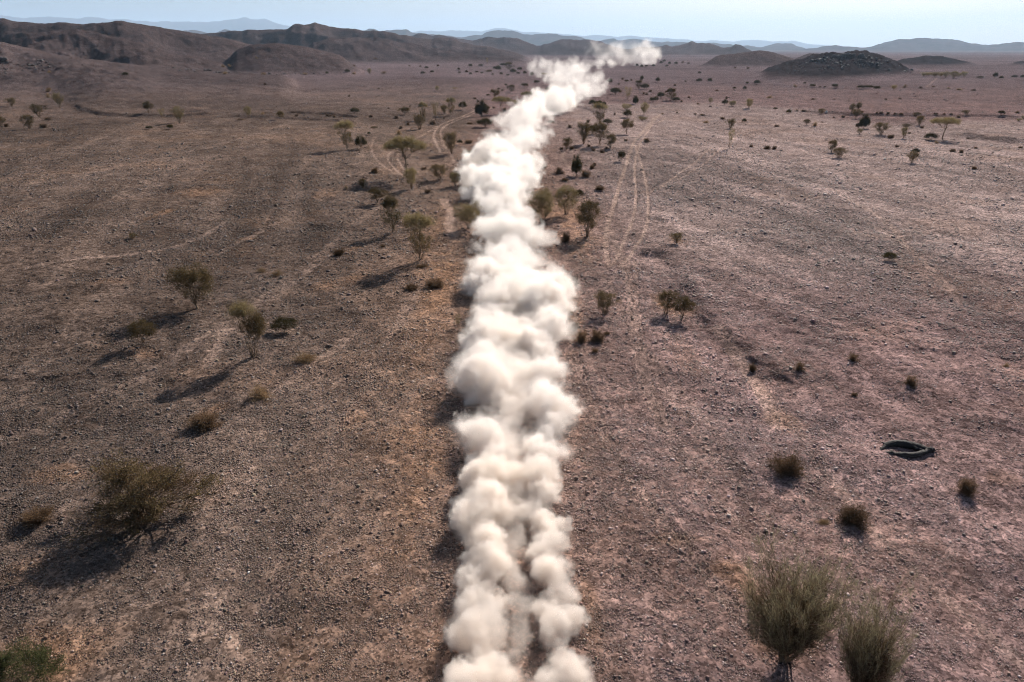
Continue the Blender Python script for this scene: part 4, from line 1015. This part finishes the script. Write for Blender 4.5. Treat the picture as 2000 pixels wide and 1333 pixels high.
kn = [(x, 106 + abs(x - 1660) ** 1.25 * .072 + float(rg.uniform(0, 1)) ** 1.6 * (30 - abs(x - 1660) * .13), s) for x, y, s in kn]
kn += [(float(rg.normal(1655, 34)), 0, 0) for _ in range(26)]
kn = [(x, y, s) if s else (x, 106 + abs(x - 1660) ** 1.2 * .07 + float(rg.uniform(0, 4)), float(rg.uniform(6, 12))) for x, y, s in kn]
outcrop("dark crag of the rocky knoll on the right horizon", "crags of the rocky knoll", kn, 440, MR_CRAG)

MR_CHAR = rock_mat("charred wood", (.03, .026, .024), .08, 9)
def fallen_trunk():
    (A,) = ground_pt([1768], [884]); k = (A[1] * CP + CAM_H * SP) / FPX
    e = bpy.data.objects.new("fallen_trunk", None); C.objects.link(e); e.location = A
    e["label"] = "hollow dead tree trunk lying like an open eye on the right plain"; e["category"] = "dead wood"
    G = Geo(); S = 1.0 * k; rng = r_(5)
    def P(x, y, z): return (x * S, y * S, z * S)
    # far side rim, arching up, and near side rim lying on the ground: measured in photo pixels along x
    far = [P(-50, 0, 1), P(-38, 12, 4), P(-20, 22, 7), P(2, 22, 7), P(20, 16, 6), P(34, 10, 5), P(48, 3, 4), P(57, 2, 3)]
    near = [P(-50, 0, 1), P(-40, -7, 2), P(-22, -14, 3), P(0, -16, 3), P(20, -11, 3), P(36, -4, 3), P(50, 1, 3)]
    t = np.linspace(0, 1, 22)
    def res(c, n=22):
        c = np.array(c); tt = np.linspace(0, 1, len(c)); u = np.linspace(0, 1, n); q = np.stack([np.interp(u, tt, c[:, i]) for i in range(3)], 1)
        q[1:-1] = (q[:-2] + 2 * q[1:-1] + q[2:]) / 4
        return q + rng.normal(0, 1.0 * S, q.shape) * (np.arange(n)[:, None] % 2)
    G.tube(res(far), S * (2 + 4.8 * np.sin(np.pi * t) ** .7 + rng.uniform(-1.2, 1.2, 22)), 9)
    G.tube(res(near), S * (2 + 3.8 * np.sin(np.pi * t) ** .7 + rng.uniform(-1.2, 1.2, 22)), 9)
    for (a, b) in ((P(-44, -4, 2), P(-56, -9, 2)), (P(-30, 17, 6), P(-38, 24, 9)), (P(24, 14, 5), P(33, 22, 8)), (P(12, -14, 3), P(20, -21, 2)), (P(52, 1, 4), P(66, 5, 5)), (P(-8, 22, 7), P(-14, 30, 5))):
        G.tube(curve(a, b, rng, 5, .15), S * np.array([2.6, 2.1, 1.6, 1.1, .4]), 6)
    o = link("trunk_shell", G.mesh("trunk_shell", MR_CHAR), None, e)
    G = Geo(); G.tube(res([P(10, 20, 10), P(20, 8, 6), P(34, 0, 4), P(46, -1, 4)]), S * np.linspace(3.2, 1.8, 22), 7)
    G.tube(res([P(16, 22, 9), P(28, 20, 8), P(38, 12, 7), P(46, 5, 6)], 12), S * np.linspace(2.4, 1.8, 12), 7)
    link("inner_limb", G.mesh("inner_limb", MR_CHAR), None, e)
    G = Geo(); G.tube(res([P(44, 3, 5), P(50, 3, 5.5), P(55, 3, 5)], 8), S * np.array([3.4, 3.6, 4, 4.4, 4.6, 4.4, 4.2, 3.2]), 9)
    link("stub", G.mesh("stub", MR_CHAR), None, e)
fallen_trunk()
def dead_branch():
    (A,) = ground_pt([406], [611]); k = (A[1] * CP + CAM_H * SP) / FPX; rng = r_(6); G = Geo()
    for a, b in (((0, 0, .5), (22, 6, 2)), ((8, 2, 1), (14, 9, 3)), ((12, 3, 1), (24, 2, 1.5))):
        c = curve(np.array(a) * k, np.array(b) * k, rng, 6, .12); G.tube(c, np.linspace(.05, .02, 6), 5)
    o = link("dead_branch", G.mesh("dead_branch", MB_PALE)); o.location = A + np.array([0, 0, .02])
    o["label"] = "bleached dead branch on the ground right of the dark fan-shaped acacia"; o["category"] = "branch"
dead_branch()
print("stones", time.time() - T0, flush=True)
# ------------------------------------------------------------------ the dust trail
def _h3(ix, iy, iz, seed):
    h = (ix * 374761393 + iy * 668265263 + iz * 2147483647 + seed * 974634777) & 0xffffffff
    h = ((h ^ (h >> 13)) * 1274126177) & 0xffffffff; h = ((h ^ (h >> 16)) * 2246822519) & 0xffffffff
    return ((h ^ (h >> 15)) & 0xffffff).astype(np.float32) / np.float32(0xffffff)
def vn3(p, lam, seed):
    q = p / lam + 31.7 * seed; f = np.floor(q); t = (q - f).astype(np.float32); t = t * t * t * (t * (t * 6 - 15) + 10); i = f.astype(np.int64); o = 0
    for dx in (0, 1):
        for dy in (0, 1):
            for dz in (0, 1):
                w_ = (t[:, 0] if dx else 1 - t[:, 0]) * (t[:, 1] if dy else 1 - t[:, 1]) * (t[:, 2] if dz else 1 - t[:, 2])
                o = o + w_ * _h3(i[:, 0] + dx, i[:, 1] + dy, i[:, 2] + dz, seed)
    return o * 2 - 1
def dust_mat(name, dens, col, lam, cut, aniso=.3):
    """scattering dust: the grid falls off towards the surface and fractal noise tears its edge"""
    m, n, out = mat(name); L = n.links.new
    v = N(n, "ShaderNodeVolumePrincipled"); v.inputs["Color"].default_value = (*col, 1); v.inputs["Anisotropy"].default_value = aniso
    v.inputs["Density Attribute"].default_value = ""
    at = N(n, "ShaderNodeAttribute", attribute_name="density"); g = N(n, "ShaderNodeNewGeometry")
    nz = N(n, "ShaderNodeTexNoise"); nz.inputs["Scale"].default_value = 1.0 / lam; nz.inputs["Detail"].default_value = 4.0; nz.inputs["Roughness"].default_value = .62; nz.inputs["Distortion"].default_value = 0
    L(g.outputs["Position"], nz.inputs["Vector"])
    # k = attr * 1.55 - (noise contrast)
    r = N(n, "ShaderNodeMapRange"); r.inputs[1].default_value = .32; r.inputs[2].default_value = .70; r.inputs[3].default_value = 0; r.inputs[4].default_value = cut; L(nz.outputs[0], r.inputs[0])
    s = N(n, "ShaderNodeMath", operation='SUBTRACT'); L(at.outputs["Fac"], s.inputs[0]); L(r.outputs[0], s.inputs[1])
    q = N(n, "ShaderNodeMapRange", interpolation_type='SMOOTHSTEP'); q.inputs[1].default_value = 0.0; q.inputs[2].default_value = .55; q.inputs[3].default_value = 0; q.inputs[4].default_value = dens
    L(s.outputs[0], q.inputs[0])
    n2 = N(n, "ShaderNodeTexNoise"); n2.inputs["Scale"].default_value = .42 / lam; n2.inputs["Detail"].default_value = 1.0; L(g.outputs["Position"], n2.inputs["Vector"])
    r2 = N(n, "ShaderNodeMapRange"); r2.inputs[1].default_value = .36; r2.inputs[2].default_value = .60; r2.inputs[3].default_value = .22; r2.inputs[4].default_value = 1.15; L(n2.outputs[0], r2.inputs[0])
    mm = N(n, "ShaderNodeMath", operation='MULTIPLY'); L(q.outputs[0], mm.inputs[0]); L(r2.outputs[0], mm.inputs[1]); L(mm.outputs[0], v.inputs["Density"]); L(v.outputs[0], out.inputs["Volume"])
    return m
def ico(sub):
    import bmesh
    bm = bmesh.new(); bmesh.ops.create_icosphere(bm, subdivisions=sub, radius=1)
    v = np.array([q.co[:] for q in bm.verts]); f = np.array([[q.index for q in p.verts] for p in bm.faces]); bm.free(); return v, f
IV, IF = ico(2)
def place_puffs(L, up=.55):
    """photo circles -> spheres resting on the ground"""
    L = np.array(L, float); dx, dy, dz = ray(L[:, 0], L[:, 1]); t = -CAM_H / dz
    for _ in range(6):
        zc = dy * t * CP - dz * t * SP; Rw = L[:, 2] * zc / FPX
        g = macro(dx * t, dy * t)[0]
        t = (g + up * Rw * (L[:, 3] if L.shape[1] > 3 else 1) - CAM_H) / dz
    return np.stack([dx * t, dy * t, CAM_H + dz * t, Rw], 1)
def remesh(S, voxel, name):
    n = len(S)
    co = (IV[None] * S[:, 3][:, None, None] + S[:, None, :3]).reshape(-1, 3); fc = (IF[None] + (np.arange(n) * len(IV))[:, None, None]).reshape(-1, 3)
    me = mesh_np(name + "_tmp", co, fc); o = bpy.data.objects.new("tmp", me); C.objects.link(o)
    md = o.modifiers.new("r", 'REMESH'); md.mode = 'VOXEL'; md.voxel_size = voxel
    dg = bpy.context.evaluated_depsgraph_get(); dg.update(); ev = o.evaluated_get(dg); out = bpy.data.meshes.new_from_object(ev)
    bpy.data.objects.remove(o); bpy.data.meshes.remove(me)
    return out
def billow(me, lam, amp, seed, octv=4, inflate=0.0):
    nv = len(me.vertices); co = np.empty(nv * 3, np.float32); me.vertices.foreach_get("co", co); co = co.reshape(-1, 3).astype(float)
    no = np.empty(nv * 3, np.float32); me.vertex_normals.foreach_get("vector", no); no = no.reshape(-1, 3)
    wv = np.stack([vn3(co, lam * 1.5, seed + 20), vn3(co, lam * 1.5, seed + 21), vn3(co, lam * 1.5, seed + 22)], 1) * lam * .25
    p = co + wv; d = 0; a = 1.0; l = lam
    for k in range(octv):
        d = d + a * (np.abs(vn3(p, l, seed + k)) * 2 - .55); a *= .52; l *= .5
    co = co + no * (amp * d + inflate)[:, None]
    me.vertices.foreach_set("co", co.astype(np.float32).ravel()); me.update()
    return me
def sub_puffs(S, rng, n=10, lo=.3, hi=.55):
    out = [S]
    for s in S:
        d = rng.normal(0, 1, (n, 3)); d[:, 2] = np.abs(d[:, 2]) * .9; d /= np.linalg.norm(d, axis=1, keepdims=True)
        r = s[3] * rng.uniform(lo, hi, n)
        out.append(np.concatenate([s[:3] + d * (s[3] * .92 - r * .35)[:, None], r[:, None]], 1))
    return np.concatenate(out)
trail = bpy.data.objects.new("dust_trail", None); C.objects.link(trail)
trail["label"] = "long winding trail of white dust raised by a vehicle along the desert track"; trail["category"] = "dust trail"; trail["kind"] = "stuff"
def to_volume(o, m, vox, band):
    """fill the closed mesh with a density grid, soft towards its surface"""
    ng = bpy.data.node_groups.new("dust grid", 'GeometryNodeTree')
    ng.interface.new_socket("Geometry", in_out='INPUT', socket_type='NodeSocketGeometry'); ng.interface.new_socket("Geometry", in_out='OUTPUT', socket_type='NodeSocketGeometry')
    gi = ng.nodes.new("NodeGroupInput"); go = ng.nodes.new("NodeGroupOutput"); mv = ng.nodes.new("GeometryNodeMeshToVolume"); sm = ng.nodes.new("GeometryNodeSetMaterial")
    mv.resolution_mode = 'VOXEL_SIZE'; mv.inputs["Density"].default_value = 1.0; mv.inputs["Voxel Size"].default_value = vox; mv.inputs["Interior Band Width"].default_value = band
    sm.inputs["Material"].default_value = m
    ng.links.new(gi.outputs[0], mv.inputs[0]); ng.links.new(mv.outputs[0], sm.inputs[0]); ng.links.new(sm.outputs[0], go.inputs[0])
    md = o.modifiers.new("dust grid", 'NODES'); md.node_group = ng
def dust_section(S, vox, dens, col, lam, amp, seed, n=10, grow=1.42, cut=.86, band=None, name="dust_billows", label="dense rounded billows of pale dust"):
    rng = np.random.default_rng(seed); Q = sub_puffs(S, rng, n); Q[:, 3] *= grow
    R_ = float(np.median(S[:, 3]))
    me = remesh(Q, vox, "dust"); billow(me, lam, amp, seed)
    m = dust_mat("dust", dens, col, lam * .9, cut)
    me.materials.append(m); o = link(name, me, None, trail); o["label"] = label; o["kind"] = "stuff"
    to_volume(o, m, vox, band or R_ * 1.05)
    print("dust section", len(Q), len(me.polygons), R_, time.time() - T0, flush=True)
NEAR = [(915,1345,44),(968,1318,36),(905,1238,34),(945,1228,42),(978,1180,24),(925,1188,35),(925,1135,32),(955,1105,36),(916,1092,20),(955,1060,34),(925,1018,38),(903,985,20),(950,982,38),(985,1008,24),(937,938,34),(968,925,34),(922,903,20),
 (1118,1318,36),(1078,1335,34),(1092,1288,26),(1120,1213,27),(1085,1225,34),(1060,1190,26),(1098,1160,30),(1075,1120,32),(1108,1108,18),(1060,1075,30),(1090,1058,26),(1098,1025,20),(1062,1035,22),(1040,1008,26),(1065,965,28),(1050,930,36),(1086,948,16)]
MID = [(904,836,27),(945,855,42),(966,890,33),(935,885,20),(945,742,50),(922,720,26),(930,772,30),(975,790,26),(950,698,35),(924,682,24),(962,655,38),(932,668,32),(951,625,30),(970,592,34),(935,560,28),(957,543,34),(985,560,26),
 (1085,885,30),(1050,882,35),(1101,893,15),(1115,796,26),(1068,790,42),(1122,822,16),(1085,830,30),(1040,800,28),(1084,726,28),(1048,732,34),(1036,670,34),(1084,644,34),(1108,656,15),(1071,628,30),(1058,690,28),(1099,600,24),(1068,584,36),(1115,567,18),(1086,562,30),(1046,600,32),(1010,545,30),(1025,640,24),(990,640,18)]
EDGE = [(540,918,1098),(520,905,1095),(500,903,1092),(480,906,1094),(460,912,1080),(440,918,1062),(420,920,1045),(400,905,1038),(380,890,1042),(360,890,1052),(340,898,1056),(322,902,1068),(300,930,1068),(285,938,1074),(270,940,1078),(255,955,1086),(240,962,1085),(228,975,1092),(215,992,1105),(205,1012,1118),(195,1036,1140)]
FARE = [(188,1050,1165),(180,1085,1188),(172,1088,1190),(164,1072,1186),(156,1060,1176),(148,1045,1150),(141,1034,1130),(134,1028,1150),(128,1024,1180),(122,1022,1215),(117,1034,1260),(112,1040,1285),(107,1120,1292),(101,1150,1294),(95,1145,1290),(89,1160,1272),(84,1170,1240)]
def fill(E, rng, k, per):
    out = []
    for y, a, b in E:
        w_ = b - a; r = w_ * k
        for s in range(per):
            f = s / (per - 1); rr = r * rng.uniform(.75, 1.15) * (.85 if s in (0, per - 1) else 1.1)
            out.append((a + rr + (w_ - 2 * rr) * f + rng.normal(0, r * .08), y + rng.normal(0, r * .28), rr * rng.uniform(.85, 1.15)))
    return out
rgd = np.random.default_rng(3)
CEN = [(1000 + 8 * math.sin(y / 37.0) + (12 if y > 1150 else 0), y, 26) for y in range(580, 1345, 22)]
C1 = (.972, .928, .883); C2 = (.972, .938, .906); C3 = (.966, .942, .915)
def between(L, rng, row):
    """extra puffs bridging neighbours of one row"""
    L = sorted(L, key=lambda q: q[1]); out = list(L)
    for side in (0, 1):
        S_ = [q for q in L if (q[0] > row) == bool(side)]
        for a, b in zip(S_[:-1], S_[1:]):
            out.append(((a[0] + b[0]) / 2 + rng.normal(0, 5), (a[1] + b[1]) / 2 + rng.normal(0, 4), (a[2] + b[2]) / 2 * rng.uniform(.6, .95)))
            if rng.random() < (.2 if row == 1008 else .5): out.append((row + rng.normal(0, 10), (a[1] + b[1]) / 2, rng.uniform(12, 20)))
    return out
NEAR = between(NEAR, rgd, 1008); MID = between(MID, rgd, 1005)
dust_section(place_puffs(NEAR), .09, 3.6, C1, .62, .10, 11, grow=1.62)
dust_section(place_puffs(MID), .12, 3.0, C2, .85, .13, 12)
dust_section(place_puffs(CEN, .3), .14, 1.0, C1, .8, .12, 18, n=4, grow=1.7, cut=.7, name="dust_veil", label="thin see-through dust between the two rows of billows")
for k_, (S_, vx, dn, cl, lm) in enumerate(((NEAR, .16, .5, C1, .5), (MID, .2, .4, C2, .75))):
    dust_section(place_puffs(S_, .45), vx, dn, cl, lm, lm * .2, 31 + k_, n=5, grow=1.78 + .1 * k_, cut=.95, name="dust_veil", label="thin torn wisps of dust round the billows")
ED2 = [(578, 918, 1105), (560, 915, 1110)] + EDGE
E1 = fill(ED2[:14], rgd, .2, 5); E2 = fill(ED2[14:], rgd, .22, 4)
dust_section(place_puffs(E1, .5), .22, .9, C3, 1.5, .3, 13)
dust_section(place_puffs(E2, .8), .4, .4, C3, 2.8, .6, 14)
def far_puffs(L):
    """(x, y, radius, y of the foot): stands at the distance of its foot on the ground"""
    L = np.array(L, float); g = ground_pt(L[:, 0], L[:, 3]); D = g[:, 1]; dx, dy, dz = ray(L[:, 0], L[:, 1]); t = D / dy
    zc = D * CP - dz * t * SP
    return np.stack([dx * t, D, CAM_H + dz * t, L[:, 2] * zc / FPX], 1)
F1 = [(1085,192,16,204),(1110,187,18,202),(1135,181,20,198),(1160,172,21,190),(1181,165,13,183),(1120,168,20,188),(1090,168,17,182),(1140,155,19,178),(1165,152,15,172),(1072,152,15,166),(1100,148,18,168),(1125,142,17,165)]
F2 = [(1040,132,12,148),(1036,144,9,152),(1055,139,14,152),(1048,123,11,147),(1065,127,13,149),(1085,134,15,152),(1105,130,14,148),(1125,127,13,145),(1145,126,12,141),(1170,124,10,136),(1195,123,9,134),(1030,136,7,148)]
F3 = [(1200,119,10,130),(1220,113,13,130),(1245,111,14,130),(1268,109,14,127),(1285,103,9,123),(1238,99,13,130),(1260,96,13,128),(1212,99,13,130),(1190,94,11,130),(1176,102,12,130),(1160,90,9,130),(1216,86,8,130),(1150,101,9,132),(1182,112,9,131)]
dust_section(far_puffs(F1), .9, .15, C3, 5, 1.2, 15, n=9, grow=1.7, cut=.85)
dust_section(far_puffs(F2), 1.2, .085, C3, 7, 1.8, 16, n=9, grow=1.8, cut=.85)
dust_section(far_puffs(F3), 1.8, .04, C3, 10, 3.0, 17, n=9, grow=2.0, cut=.8)
# ------------------------------------------------------------------ haze
HAZE = 5.5e-5
if HAZE:
    x0, x1, y0, y1, z0, z1 = -24000, 24000, -900, 46000, -60, 1500
    co = np.array([(x, y, z) for x in (x0, x1) for y in (y0, y1) for z in (z0, z1)], float)
    fc = np.array([(0, 1, 3, 2), (4, 6, 7, 5), (0, 4, 5, 1), (2, 3, 7, 6), (0, 2, 6, 4), (1, 5, 7, 3)])
    m, n, out = mat("haze")
    v = N(n, "ShaderNodeVolumePrincipled"); v.inputs["Color"].default_value = (.54, .74, .97, 1)
    v.inputs["Density"].default_value = HAZE; v.inputs["Anisotropy"].default_value = 0.2
    n.links.new(v.outputs[0], out.inputs["Volume"])
    o = link("haze", mesh_np("haze", co, fc), m); o["kind"] = "stuff"; o["label"] = "pale blue desert haze in the air"
print("done", time.time() - T0, flush=True)
